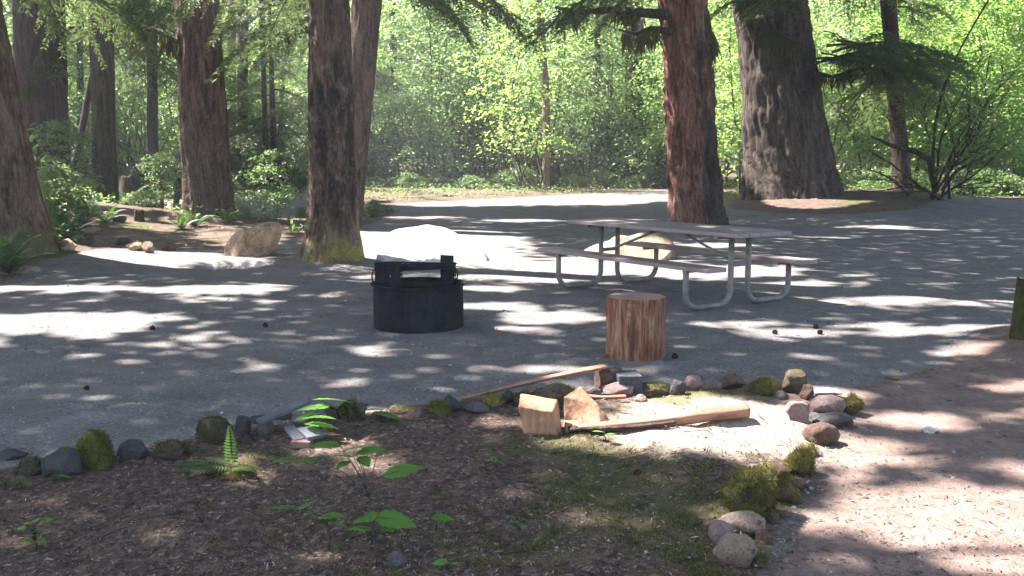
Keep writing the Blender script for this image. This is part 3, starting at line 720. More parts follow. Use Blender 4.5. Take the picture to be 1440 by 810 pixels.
K['sparse'] = [kind(260, 2.0, 10.5, 3.0, 75, 60, .15, 'lf_pale', 4, .4, .06, .6, flatn=.18), kind(261, 1.6, 9.0, 2.6, 80, 55, .12, 'lf_maple', 5, .5, .05, .6, flatn=.18)]
PFX['tangle'] = ('tangled_shrub', 'shrub'); PFX['sparse'] = ('maple_tree', 'tree')
for n_, px in enumerate(range(505, 955, 34)):
    Y = random.uniform(46, 53); kd = 'thicket' if n_ % 3 == 1 else 'tangle'
    put(kd, (px - 720) / F * Y * 1.02, Y, 'leafy tangled shrub of the thicket beyond the sunlit road', 'thicket shrubs beyond the sunlit road', random.uniform(.75, 1.25), sz=random.uniform(.7, 1.25))
for px, Y in [(742, 43.2), (535, 53), (600, 50), (655, 55), (705, 51), (795, 50.5), (850, 55), (905, 52), (940, 49)]:
    put('sparse', (px - 720) / F * Y * 1.02, Y, 'loose layered maple rising out of the thicket', 'maples rising out of the thicket', random.uniform(.7, 1.15), sz=random.uniform(.8, 1.15))
for px in range(520, 930, 45):
    Y = 45.4; put('low', (px + random.uniform(-15, 15) - 720) / F * Y * 1.02, Y + random.uniform(-.8, .6), 'low dark leafy shrub on the far verge of the sunlit road', 'low shrubs on the far verge', random.uniform(.6, 1.0))
for k in range(19):
    x = -36 + k * 4.0; y = random.uniform(56, 66); put('tall', x + random.uniform(-1, 1), y, 'tall bright leafy tree standing in the wood beyond the thicket', 'leafy trees beyond the thicket', random.uniform(.85, 1.15))
for k in range(17):
    x = -48 + k * 6.0; y = random.uniform(70, 80); put('tall', x + random.uniform(-1, 1), y, 'very distant tall leafy tree at the back of the wood', 'distant leafy trees', random.uniform(1.2, 1.5))
for px, Y in [(1035, 40), (1075, 44), (1180, 39), (1215, 43), (1255, 38), (1300, 42), (1345, 37), (1385, 41), (1425, 38), (1470, 42), (1010, 46), (1140, 47)]:
    put('maple' if px % 2 else 'sparse', (px - 720) / F * Y * 1.02, Y, 'bright yellow green vine maple behind the enormous fir trunk', 'vine maples on the right', random.uniform(.85, 1.1))
for px, Y in [(1215, 36), (1250, 34.5), (1330, 35), (1375, 34.5), (1420, 36), (1180, 37.5), (1450, 34)]:
    put('low', (px - 720) / F * Y * 1.02, Y, 'low leafy shrub on the verge right of the enormous fir trunk', 'low shrubs on the right verge', random.uniform(.7, 1.2))
for px, Y in [(20, 40), (70, 44), (115, 47), (160, 42), (200, 50), (245, 46), (300, 52), (350, 49), (400, 47), (450, 52)]:
    put('sparse', (px - 720) / F * Y * 1.02, Y, 'leafy green maple across the road behind the left trunks', 'maples behind the left trunks', random.uniform(.85, 1.05))
for px, Y in [(20, 37), (60, 33), (95, 36), (135, 39), (170, 36), (205, 41), (250, 44), (305, 45), (345, 47), (395, 45), (430, 46)]:
    put('thicket' if px % 2 else 'low', (px - 720) / F * Y * 1.02, Y, 'dark low shrub across the road behind the left trunks' if px % 2 == 0 else 'tangled tall shrub across the road behind the left trunks',
        'low shrubs behind the left trunks' if px % 2 == 0 else 'tall shrubs behind the left trunks', random.uniform(.8, 1.3) if px % 2 == 0 else .8)
for px, Y, s, lab in [(90, 20.5, .75, 'leafy bush in front of the wide dark trunk at far left'), (60, 22.5, .8, 'darker leafy bush right against the wide dark trunk'), (120, 23.5, .6, 'small leafy bush at the foot of the slim mossy trunk'),
                      (345, 23, .3, 'low leafy bush right of the thick brown trunk'), (218, 22.5, .45, 'small low bush beside the short dark stump'), (435, 24, .3, 'low leafy bush just left of the nearest trunk'), (532, 25.5, .35, 'tiny bush beside the mossy rocks right of the leaning trunk')]:
    put('low', (px - 720) / F * Y * 1.02, Y, lab, None, s)
for px, Y, s, lab in [(392, 20.5, .62, 'slender leafy sapling between the brown boulder and the nearest trunk'), (238, 21.2, .5, 'bright leafy sapling left of the thick brown trunk'), (100, 25, .9, 'leafy sapling behind the bush at far left')]:
    put('sapling', (px - 720) / F * Y * 1.02, Y, lab, None, s)

# conifers among the broadleaves
def fir(px, Y, h, label, group, seed):
    rr = random.Random(seed); x = (px - 720) / F * Y * 1.02; z0 = hz(x, Y)
    r = empty('fir_tree', (x, Y, z0)); tag(r, label, 'tree', group)
    link('trunk', trunk_mesh('trunk', (0, 0, 0), (0, 0, h), .016 * h, .004 * h, h * 1.01, M['b_dark'], seg=14, dz=.4, ridges=6, amp=.01, seed=seed), r)
    z = h * .08; a = 0
    while z < h * .97:
        a += 2.4; s = (1 - z / h) ** .8 * h * .11 + .25
        add_bough(r, (0, 0, z), a + rr.uniform(-.3, .3), rr.uniform(-.05, .2), s * rr.uniform(.8, 1.2), None, rr.uniform(-.2, .2)); z += h * .028
for i, (px, Y, h) in enumerate([(322, 44, 9), (395, 43, 10), (60, 38, 9), (450, 50, 15), (560, 56, 16), (835, 54, 15), (1400, 52, 16), (1190, 50, 15), (180, 48, 14)]):
    fir(px, Y, h, ['young drooping hemlock behind the thick brown trunk', 'pale drooping hemlock left of the nearest trunk', 'dark young hemlock at far left behind the wide dark trunk', 'distant fir behind the nearest trunk',
                   'distant fir rising above the thicket right of the leaning trunk', 'distant fir above the thicket left of the cedar', 'distant fir at the far right of the wood', 'distant fir right of the enormous trunk', 'distant fir behind the slim mossy trunk'][i], None, 300 + i)

# far-off wood: one mass of foliage closing the view
def distant():
    rs = np.random.RandomState(77); n = 60000
    x = rs.uniform(-95, 95, n); y = 92 + 16 * rs.rand(n) + 0.0008 * x * x
    top = 17 + 6 * fbm(np.stack([x * .09, x * 0], -1), 3, 91)
    z = top * rs.rand(n) ** .8
    P = np.stack([x, y, z + .6], -1)
    k = fbm(P * .35, 2, 92) > -.22; P = P[k]; n = len(P)
    V, Q = leaves_np(P, rdir(n, .5), np.array([0, 0, 1.]) + rs.normal(size=(n, 3)) * .6, .5 + .6 * rs.rand(n), .35 + .4 * rs.rand(n))
    o = link('distant_wood', mesh_np('distant_wood', V, Q, M['lf_shrub'])); tag(o, 'far green wood closing the view behind all the trees', 'wood', kind='stuff')
distant()

# ground cover on the verges
def cover():
    rs = np.random.RandomState(5); P = []
    for poly, n, d0 in ((BACK, 30000, .4), (ISLE, 22000, .35)):
        if poly is BACK: x = rs.uniform(-30, 30, n); y = rs.uniform(28, 54, n)
        else: x = rs.uniform(-16, -2.2, n); y = rs.uniform(13, 30, n)
        px, py = proj(x, y, 0); k = sdist(x, y, poly) > d0; k &= fbm(np.stack([x, y], -1) * .6, 3, 95) > -.28 + (.22 if poly is ISLE else 0)
        k &= ~((px > 1010) & (px < 1300) & (y < 33)); k &= ~((px > 110) & (px < 410) & (y < 21)) ; x, y = x[k], y[k]
        P.append(np.stack([x, y, height(x, y) + rs.rand(len(x)) ** 2 * .28], -1))
    P = np.concatenate(P); n = len(P)
    V, Q = leaves_np(P, rdir(n, .5), np.array([0, 0, 1.]) + rs.normal(size=(n, 3)) * .4, .07 + .08 * rs.rand(n), .05 + .05 * rs.rand(n))
    o = link('ground_cover', mesh_np('ground_cover', V, Q, M['lf_shrub'])); tag(o, 'low green leafy ground cover on the verges of the road', 'ground cover', kind='stuff')
cover()

# ------------------------------------------------------------------ ferns
def frond_np(Lf, arch, wid, nf=26, rs=None, lift=1.0):
    """along +x from origin; returns leaflets"""
    P = []; T = []; S = []; Nn = []
    for k in range(nf):
        t = .08 + .92 * k / nf; x = Lf * (t - .18 * arch * t * t); z = lift * Lf * (arch * (t - t * t * .95))
        s = wid * math.sin(PI * min(1, .18 + t * .80)) ** .8 * (1.08 - .5 * t)
        for sd in (-1, 1):
            P.append((x, 0, z)); T.append((.35, sd, -.15)); S.append(s * (.9 + .2 * rs.rand())); Nn.append((0, 0, 1))
    return leaves_np(np.array(P), np.array(T), np.array(Nn), np.array(S), Lf / nf * 1.15, .05)
def fern(name, loc, n, Lf, label, seed, tilt=(0.1, .7), az=None, group=None, nf=26, wid=.16, parent=None):
    rs = np.random.RandomState(seed); r = empty(name, loc); tag(r, label, 'fern', group)
    parts = []; mb = MB()
    for k in range(n):
        a = (2 * PI * k / n + rs.uniform(-.3, .3)) if az is None else az[k]
        l = Lf * rs.uniform(.7, 1.15); ar = rs.uniform(.5, .85); ti = rs.uniform(*tilt)
        V, Q = frond_np(l, ar, l * wid, nf, rs)
        R = Matrix.Rotation(a, 3, 'Z') @ Matrix.Rotation(-ti, 3, 'Y')
        parts.append((V @ np.array(R).T, Q))
        pts = [R @ Vector((l * (t - .18 * ar * t * t), 0, l * ar * (t - t * t * .95) - .002)) for t in np.linspace(0, 1, 8)]
        mb.tube(pts, [.004 * l / .5 * (1.1 - t) + .0006 for t in np.linspace(0, 1, 8)], 4)
    V, Q = join_np(parts)
    link('fronds', mesh_np('fronds', V, Q, M['lf_fern']), r); mb.build('stalks', M['b_twig'], r)
    return r
fern('sword_fern', at(12, 385), 15, .75, 'large sword fern in front of the far left trunk', 1, (.1, .9))
fern('sword_fern', at(-25, 392), 12, .7, 'sword fern half cut by the left edge of the photo', 2, (.1, .9))
for i, (a, b2, l, lab) in enumerate([(92, 338, .8, 'sword fern on the bank behind the left rocks'), (120, 318, .85, 'sword fern in the middle of the left bank'), (148, 312, .7, 'sword fern at the foot of the slim mossy trunk'), (75, 322, .9, 'highest sword fern on the left bank'), (275, 318, .6, 'sword fern in front of the thick brown trunk'),
                                (322, 314, .5, 'small sword fern on the right side of the thick brown trunk'), (255, 322, .45, 'small fern on the left side of the thick brown trunk'), (182, 290, .9, 'dark fern in front of the old rotten stump')]):
    fern('sword_fern', at(a, b2), 13, l, lab, 20 + i, (.1, .8), nf=18)
for i, (x, Y) in enumerate([((px - 720) / F * Y, Y) for px, Y in [(540, 45), (610, 46), (650, 44.6), (850, 45), (905, 45.5), (1290, 33.5), (1370, 33), (1240, 34)]]):
    fern('sword_fern', (x, Y, hz(x, Y)), 11, .95, 'sword fern on the far verge beyond the clearing', 60 + i, (.1, .8), group='ferns on the far verge', nf=16)

# ------------------------------------------------------------------ rocks
def rock_mesh(seed, size, cuts=9, rough=.10, sub=4, mat=None, rounded=.5, squash=None):
    rs = np.random.RandomState(seed)
    bm = __import__('bmesh').new(); __import__('bmesh').ops.create_icosphere(bm, subdivisions=sub, radius=1.0)
    V = np.array([v.co[:] for v in bm.verts]); Fs = np.array([[v.index for v in f.verts] for f in bm.faces]); bm.free()
    for k in range(cuts):
        n = unit(rs.normal(size=3)); d = .42 + .5 * rounded + (.5 - .5 * rounded) * rs.uniform(0, .6)
        s = V @ n; over = np.clip(s - d, 0, None); V = V - over[:, None] * n * (.97 - .25 * rounded)
    V = V * (1 + rough * (2.6 * fbm(V * 1.1 + seed, 2, seed + 9) + 1.2 * fbm(V * 2.6 + seed, 4, seed) + .45 * fbm(V * 8 + seed, 3, seed + 5))[:, None])
    V = V / np.abs(V).max(0) * np.array(size) / 2
    return mesh_np('stone', V, Fs, mat, True)
def tufts(o, n, hgt, mat=None, zmin=.1, seed=0, col=None, clump=.0):
    """moss: short blades on the upward faces of a rock"""
    me = o.data; rs = np.random.RandomState(seed)
    V = np.zeros(len(me.vertices) * 3, np.float32); me.vertices.foreach_get('co', V); V = V.reshape(-1, 3)
    Nn = np.zeros(len(me.vertices) * 3, np.float32); me.vertices.foreach_get('normal', Nn); Nn = Nn.reshape(-1, 3)
    ns = fbm(V * 9, 3, seed)
    ok = np.where((Nn[:, 2] > zmin) & (ns > clump))[0]
    if len(ok) < 5: ok = np.where(Nn[:, 2] > zmin)[0]
    i = rs.choice(ok, n); P = V[i] + rs.normal(size=(n, 3)) * .006 - Nn[i] * .002; T = Nn[i] * .7 + rs.normal(size=(n, 3)) * .5 + np.array([0, 0, .3])
    s = hgt * (.45 + 1.1 * rs.rand(n) ** 1.5); Vv, Q = leaves_np(P, T, rdir(n), s, s * .35, .1)
    c0, c1 = col or ((.05, .07, .012), (.16, .18, .035))
    c = np.array(c0) + (np.array(c1) - np.array(c0)) * rs.rand(n)[:, None]
    c = np.repeat(c, 4, 0)
    link('moss', mesh_np('moss', Vv, Q, M['vcl'], cols=c), o)
RM = {
 'grey': rock_mat('stone_grey', (.055, .052, .048), (.15, .14, .13)),
 'slate': rock_mat('stone_slate', (.026, .026, .027), (.085, .083, .082), sc=10, rough=.75),
 'pink': rock_mat('stone_pinkish', (.13, .09, .082), (.30, .22, .20)),
 'tan': rock_mat('stone_tan', (.13, .095, .07), (.33, .26, .20), spots=.8),
 'brown': rock_mat('stone_brown', (.055, .034, .026), (.17, .108, .082)),
 'mossg': rock_mat('stone_under_moss', (.05, .045, .035), (.13, .115, .09), moss=.78, mosscol=(.13, .125, .03)),
 'mossb': rock_mat('stone_brown_moss', (.05, .04, .03), (.15, .12, .09), moss=.30, mosscol=(.13, .12, .03)),
 'pale': rock_mat('stone_pale', (.36, .34, .31), (.62, .59, .55), sc=5),
 'bould': rock_mat('stone_boulder', (.17, .11, .07), (.50, .37, .25), moss=.16, mosscol=(.24, .18, .05), sc=5),
}
MG = ((.05, .052, .016), (.20, .185, .055)); MO = ((.09, .08, .02), (.26, .21, .06)); MD = ((.03, .04, .01), (.10, .11, .03))
def rock(px, py, w, h, kd, label, seed, dep=.8, sink=.2, cuts=11, rounded=.25, name='rock', yaw=None, moss=None, n=500, rough=.085, tilt=0, cat='rock', group='rocks edging the soil bed', sub=4, dz=0, zmin=.15, clump=0, mh=.010):
    """px, py: middle of the front bottom edge in the photograph; w, h in photograph pixels"""
    p = at(px, py); D = p.y; wm = w * D / F; hm = h * D / F
    if px < 700 and dep == .8 and py > 500: sink += .12; wm *= .95
    dm = wm * dep; hm_full = hm / (1 - sink)
    # what faces us is partly its top: take off the part of the picture height that is depth
    hm_v = max(hm - .55 * dm * (CH / D), hm * .45); hf = hm_v / (1 - sink)
    me = rock_mesh(seed, (wm, dm, hf), cuts, rough, sub, RM[kd], rounded)
    o = link(name, me, None, (p.x, p.y + dm * .45, p.z + hf * (.5 - sink) + dz)); o.rotation_euler = (tilt, tilt * .5, yaw if yaw is not None else (seed % 7 - 3) * .09)
    tag(o, label, cat, group)
    if moss: tufts(o, int(n * 1.7), mh, None, zmin, seed, moss, clump)
    return o
rock(10, 648, 50, 20, 'slate', 'flat dark slate rock cut by the left edge in the bed border', 1, sink=.3)
rock(35, 672, 50, 30, 'mossb', 'low mossy brown rock second from the left edge', 2, moss=MD, n=700)
rock(78, 672, 66, 48, 'slate', 'broad grey rock left of the bright green mossy rock', 3, rounded=.55)
rock(129, 660, 62, 60, 'mossg', 'tall bright green moss covered rock at left of the border', 4, moss=MG, n=4200, rounded=.35, zmin=-.35, clump=-.3, rough=.12)
rock(183, 648, 52, 30, 'slate', 'flat dark slate rock right of the bright green mossy rock', 5, sink=.25, tilt=.15)
rock(233, 648, 52, 34, 'mossb', 'low rock with thin moss below the dark mossy lump', 6, moss=MD, n=900)
rock(297, 625, 56, 42, 'mossb', 'dark lump of mossy rock left of the grey angular stones', 7, moss=MD, n=2200, rounded=.6, zmin=-.1, clump=-.3)
rock(340, 614, 26, 32, 'slate', 'small upright blue grey stone left of the crossed boards', 8)
rock(373, 614, 34, 30, 'grey', 'angular grey stone leaning beside the crossed boards', 9, rounded=.2, tilt=.2)
rock(362, 597, 46, 14, 'slate', 'thin flat slate stone behind the angular grey one', 10, sink=.1)
rock(396, 592, 28, 16, 'grey', 'small grey green stone under the crossed boards', 11)
rock(496, 594, 48, 38, 'mossb', 'dark mossy rock right of the leafy seedling behind the boards', 12, moss=MD, n=1800, rounded=.6, zmin=0, clump=-.2)
rock(567, 582, 60, 16, 'mossb', 'low dusty rock where the sunlit edge of the border starts', 13, sink=.4, moss=MO, n=300)
rock(617, 588, 36, 26, 'mossg', 'small round rock with green moss left of the bark plank', 14, moss=MG, n=1200, zmin=0, clump=-.3)
rock(635, 580, 28, 30, 'slate', 'small angular grey stone at the left end of the bark plank', 15, rounded=.2)
rock(668, 583, 46, 20, 'grey', 'flat grey stone under the left half of the bark plank', 16, rounded=.3)
rock(698, 572, 46, 20, 'mossg', 'mossy stone under the middle of the bark plank', 17, moss=MG, n=700)
rock(714, 568, 22, 26, 'slate', 'small upright lilac grey stone below the bark plank', 18, rounded=.3)
rock(737, 573, 28, 26, 'mossb', 'small brown mossy stone left of the split firewood', 19, moss=MD, n=400)
rock(786, 578, 78, 42, 'mossb', 'wide brown mossy rock behind the split firewood', 20, moss=MD, n=900, rounded=.5)
rock(856, 553, 44, 44, 'brown', 'square shouldered brown rock left of the dark concrete block', 21, rounded=.15, cuts=6)
rock(869, 562, 50, 30, 'pink', 'pinkish grey rock in front of the dark concrete block', 22, rounded=.4)
rock(926, 558, 56, 20, 'mossb', 'low dark mossy rock right of the dark concrete block', 23, moss=MD, n=900)
rock(955, 556, 26, 24, 'slate', 'small purple grey stone left of the round pink stone', 24)
rock(976, 552, 30, 26, 'pink', 'round pink stone in the back border below the log stump', 25, rounded=.8, moss=MO, n=160, clump=.1)
rock(1008, 550, 20, 14, 'pink', 'little pink stone left of the pointed reddish slab', 26, rounded=.8)
rock(1036, 550, 46, 26, 'brown', 'pointed reddish slab in the back border', 27, rounded=.05, cuts=7, tilt=-.15)
rock(1080, 558, 42, 28, 'mossg', 'round green moss cushion in the back border', 28, moss=MG, n=2600, rounded=.8, zmin=-.3, clump=-1)
rock(1119, 556, 40, 46, 'mossb', 'tallest dark grey rock of the back border', 29, moss=MD, n=700, rounded=.2, zmin=.4)
rock(1136, 563, 22, 24, 'brown', 'small purple brown stone right of the tallest dark rock', 30)
rock(1148, 572, 18, 18, 'slate', 'tiny blue grey stone wedged in the right corner of the border', 31)
rock(1170, 560, 48, 18, 'pale', 'flat pale grey stone at the back right corner', 32, sink=.15)
rock(1168, 586, 58, 34, 'pink', 'wide pinkish grey rock at the right corner', 33, rounded=.5)
rock(1203, 586, 38, 34, 'mossb', 'rock with golden moss at the far right of the border', 34, moss=MO, n=2200, zmin=-.2, clump=-.6)
rock(1125, 594, 38, 34, 'pink', 'blocky pink rock inside the right corner', 35, rounded=.15, cuts=7)
rock(1177, 604, 62, 28, 'slate', 'purple grey rock behind the round brown one', 36, rounded=.5)
rock(1158, 628, 60, 42, 'brown', 'round brown rock with one dark face at right', 37, rounded=.75)
rock(1132, 672, 50, 44, 'mossg', 'sunlit yellow mossy rock below the round brown one', 38, moss=MO, n=2600, zmin=-.3, clump=-.2, rounded=.2, rough=.12)
rock(1098, 668, 44, 20, 'brown', 'low brown stone left of the sunlit mossy rock', 39)
rock(1082, 668, 22, 9, 'pale', 'tiny pale stone above the big moss mound', 40)
rock(1066, 738, 96, 96, 'mossg', 'biggest moss mound of the right border', 41, moss=MG, n=7000, rounded=.3, zmin=-.6, clump=-.25, rough=.13, dep=1.0, mh=.010, yaw=.5, tilt=.22)
rock(1105, 708, 42, 46, 'mossb', 'small mossy rock right of the biggest moss mound', 42, moss=MO, n=2000, zmin=-.2, clump=-.4)
rock(1050, 722, 56, 32, 'brown', 'smooth brown stone in front of the biggest moss mound', 43, rounded=.6)
rock(1048, 756, 76, 44, 'tan', 'long tan stone below the smooth brown one', 44, rounded=.75)
rock(1014, 770, 42, 42, 'pink', 'pale pink stone left of the spotted stone', 45, rounded=.8)
rock(1037, 802, 72, 58, 'tan', 'large spotted tan stone nearest the camera in the border', 46, rounded=.65)
rock(1010, 850, 110, 48, 'mossg', 'green moss mound at the bottom edge below the spotted stone', 47, moss=MG, n=6000, rounded=.8, zmin=-.4, clump=-1)
rock(558, 802, 34, 32, 'grey', 'lone grey stone in the soil near the bottom edge', 48, rounded=.6, group=None)
rock(1258, 535, 22, 7, 'mossb', 'small flat mossy stone alone at the edge of the gravel', 49, group=None)
rock(1311, 610, 26, 12, 'pale', 'small pale flat stone alone on the dirt path', 50, group=None)
rock(1352, 544, 12, 8, 'pink', 'pebble sized stone alone right of the flat mossy stone', 51, group=None)
for i, (a, b2, w, h, kd, ms) in enumerate([(52, 655, 24, 16, 'grey', None), (155, 655, 26, 18, 'slate', None), (208, 655, 22, 14, 'brown', None), (262, 640, 30, 18, 'mossb', MD), (318, 622, 20, 16, 'grey', None), (440, 600, 34, 20, 'mossb', MD), (466, 592, 24, 22, 'mossb', MD), (528, 590, 26, 16, 'brown', None), (590, 588, 24, 14, 'grey', None), (652, 592, 20, 10, 'brown', None),
        (758, 566, 26, 18, 'brown', None), (835, 560, 26, 18, 'grey', None), (900, 566, 22, 12, 'pink', None), (1058, 552, 24, 14, 'brown', None), (1098, 563, 22, 16, 'grey', None), (1150, 596, 24, 18, 'grey', None), (1140, 642, 30, 20, 'mossb', MO), (1112, 650, 26, 16, 'pink', None), (1092, 690, 34, 26, 'mossb', MO), (1120, 690, 26, 20, 'brown', None),
        (1085, 736, 34, 26, 'mossb', MG), (1075, 765, 30, 22, 'brown', None), (1070, 800, 34, 22, 'mossb', MG), (1000, 745, 26, 16, 'brown', None), (1190, 600, 26, 16, 'brown', None), (20, 690, 44, 22, 'mossb', MD), (1060, 660, 22, 10, 'pink', None)]):
    rock(a, b2, w, h, kd, 'small half buried stone wedged between the larger border rocks', 120 + i, moss=ms, n=300, sink=.35, group='small stones between the border rocks', rounded=.35)
# stones on the left bank
for i, (a, b2, w, h, kd, ms, lab) in enumerate([(125, 331, 30, 13, 'tan', None, 'pale stone in the middle of the left bank'), (112, 345, 32, 20, 'grey', MD, 'dark grey stone on the left bank below the pale one'), (90, 354, 34, 19, 'bould', MO, 'yellow mossed stone at the front of the left bank'),
        (163, 313, 24, 14, 'grey', None, 'grey stone at the foot of the slim mossy trunk'), (146, 303, 20, 12, 'mossb', MO, 'yellow mossed stone left of the slim trunk foot'), (170, 345, 20, 12, 'slate', None, 'small dark stone right of the left bank path'),
        (188, 353, 32, 13, 'bould', MO, 'long yellowish stone below the thick brown trunk'), (206, 356, 20, 17, 'tan', None, 'small pale upright stone below the thick brown trunk'), (231, 353, 28, 15, 'brown', None, 'brown stone right of the small pale upright one'),
        (518, 306, 34, 14, 'mossb', MO, 'low mossed rock at the foot of the leaning trunk'), (543, 299, 20, 10, 'grey', None, 'small grey rock right of the leaning trunk'), (60, 352, 26, 14, 'mossb', MD, 'mossy stone beside the far left trunk')]):
    rock(a, b2, w, h, kd, lab, 70 + i, moss=ms, n=250, group='stones on the left bank', mh=.03)
# boulders
def hull_boulder(name, px0, py0, outline, depth, mat, label, seed, moss=None, n=0, rough=.03, Yc=None, mh=.03, cuts=()):
    """a boulder with the silhouette OUTLINE (px), real depth DEPTH metres, rounded front and back"""
    p = at(px0, py0); Y = p.y + depth / 2 if Yc is None else Yc
    pts = [atY(a, b2, Y) for a, b2 in outline]
    cx = sum(q.x for q in pts) / len(pts); cz = sum(q.z for q in pts) / len(pts)
    # resample outline by angle
    ang = np.array([math.atan2(q.z - cz, q.x - cx) for q in pts]); rad = np.array([math.hypot(q.z - cz, q.x - cx) for q in pts])
    o = np.argsort(ang); ang, rad = ang[o], rad[o]
    nA, nB = 96, 40
    A = np.linspace(-PI, PI, nA, endpoint=False); R = np.interp(A, np.r_[ang - 2 * PI, ang, ang + 2 * PI], np.r_[rad, rad, rad]); R = sum(np.roll(R, q) for q in range(-3, 4)) / 7
    B = np.linspace(-PI / 2, PI / 2, nB)
    V = []
    for b3 in B:
        c = max(math.cos(b3), 1e-9) ** .55; s = math.sin(b3)
        V.append(np.stack([np.cos(A) * R * c, np.full(nA, s * depth / 2), np.sin(A) * R * c], -1))
    V = np.concatenate(V)
    for nrm, d in cuts:
        nrm = unit(np.array(nrm, float)); s = V @ nrm; V = V - np.clip(s - d, 0, None)[:, None] * nrm * .95
    V = V + unit(V) * (rough * fbm(V * 3 + seed, 5, seed)[:, None])
    i = np.arange(nB - 1)[:, None] * nA; j = np.arange(nA)[None]; Q = np.stack([i + j, i + (j + 1) % nA, i + nA + (j + 1) % nA, i + nA + j], -1).reshape(-1, 4)
    ob = link(name, mesh_np('boulder', V, Q, mat, True), None, (cx, Y, cz - (.05 if depth < 1.3 and depth > 1 else 0))); tag(ob, label, 'boulder')
    if moss: tufts(ob, n, mh, None, .1, seed, moss, .05)
    return ob
hull_boulder('boulder', 350, 361, [(311, 358), (312, 348), (318, 336), (332, 327), (352, 322), (372, 315), (388, 311), (397, 316), (396, 328), (390, 342), (384, 354), (376, 364), (345, 366), (320, 364)], .62, RM['bould'],
             'brown wedge shaped boulder left of the nearest trunk', 5, MO, 600, .05, cuts=[((.15, -1, .3), .2), ((-.7, -.7, .35), .24), ((.8, -.6, -.1), .33)])
hull_boulder('boulder', 605, 374, [(526, 366), (527, 350), (533, 335), (550, 326), (580, 322), (612, 320), (634, 325), (652, 339), (668, 347), (686, 356), (694, 368), (690, 377), (600, 380), (530, 378)], 1.5, RM['pale'],
             'large pale low boulder behind the fire ring', 9, None, 0, .012, cuts=[((-.10, -.42, 1), .205), ((.5, -.4, 1), .27)])
hull_boulder('boulder', 875, 368, [(806, 366), (810, 354), (830, 345), (855, 338), (890, 329), (925, 325), (943, 328), (948, 345), (946, 362), (935, 372), (870, 374), (815, 372)], 1.1, RM['bould'],
             'long mossy boulder behind the picnic table', 13, MO, 2500, .05, cuts=[((0, -.7, 1), .24)])

# ------------------------------------------------------------------ stumps far off, post, scrap
def stump(px, py, w, h, mat, label, seed, dead=0):
    p = at(px, py); r0 = w * p.y / F / 2; hh = h * p.y / F
    seg = 40; th = np.linspace(0, 2 * PI, seg, endpoint=False); zs = np.linspace(-.15, hh, 14)
    Z, T = np.meshgrid(zs, th, indexing='ij')
    R = r0 * (1 - .18 * Z / hh) + r0 * .12 * fbm(np.stack([np.cos(T) * 2.5, np.sin(T) * 2.5, Z * 1.2 + seed], -1), 4, seed)
    Z = Z + (Z > hh * .9) * .18 * hh * fbm(np.stack([np.cos(T) * 2, np.sin(T) * 2, T * 0 + seed], -1), 3, seed)
    V = np.stack([R * np.cos(T), R * np.sin(T), Z], -1).reshape(-1, 3)
    i = np.arange(13)[:, None] * seg; j = np.arange(seg)[None]; Q = np.stack([i + j, i + (j + 1) % seg, i + seg + (j + 1) % seg, i + seg + j], -1).reshape(-1, 4)
    b0 = len(V); V = np.concatenate([V, V[13 * seg:] * np.array([.5, .5, 1]) - [0, 0, hh * .12], [[0, 0, hh * .85]]])
    k = np.arange(seg); Q = np.concatenate([Q, np.stack([13 * seg + k, 13 * seg + (k + 1) % seg, b0 + (k + 1) % seg, b0 + k], -1), np.stack([b0 + k, b0 + (k + 1) % seg, np.full(seg, b0 + seg), np.full(seg, b0 + seg)], -1)[:, [0, 1, 2, 2]]])
    me = mesh_np('tree_stump', V, Q[:-seg], mat, True); o = link('tree_stump', me, None, p); tag(o, label, 'stump'); return o
stump(193, 287, 52, 40, M['b_mossy'], 'old rotten mossy stump between the slim mossy and thick brown trunks', 3)
stump(1452, 470, 58, 78, M['b_mossy'], 'mossy stump at the right edge beside the dirt path', 8)
stump(196, 311, 15, 15, M['b_dark'], 'short dark stump beside the left bank path', 4)
p = at(228, 300); mb = MB(); mb.tube([(0, 0, -.1), (.02, 0, .55), (0, 0, 1.05)], [.05, .045, .04], 8); o = mb.build('wooden_post', M['b_red'], None, True); o.location = p; tag(o, 'short reddish wooden post left of the thick brown trunk', 'post')
p = at(1258, 273)
mpl = newmat('pale_plastic'); principled(mpl[1], mpl[2], (.45, .6, .8), .4)
rs = np.random.RandomState(3); g = np.stack(np.meshgrid(np.linspace(-.18, .18, 9), np.linspace(-.10, .10, 6), indexing='ij'), -1).reshape(-1, 2)
V = np.concatenate([g + rs.normal(size=g.shape) * .012, (.06 + .05 * rs.rand(len(g)))[:, None]], 1); ii = (np.arange(8)[:, None] * 6 + np.arange(5)[None]).reshape(-1)
o = link('plastic_scrap', mesh_np('plastic_scrap', V, np.stack([ii, ii + 1, ii + 7, ii + 6], -1), mpl[0], True), None, (p.x, p.y, p.z)); tag(o, 'crumpled pale blue scrap lying on the mound by the enormous fir', 'litter')
sm_ = o.modifiers.new('t', 'SOLIDIFY'); sm_.thickness = .01

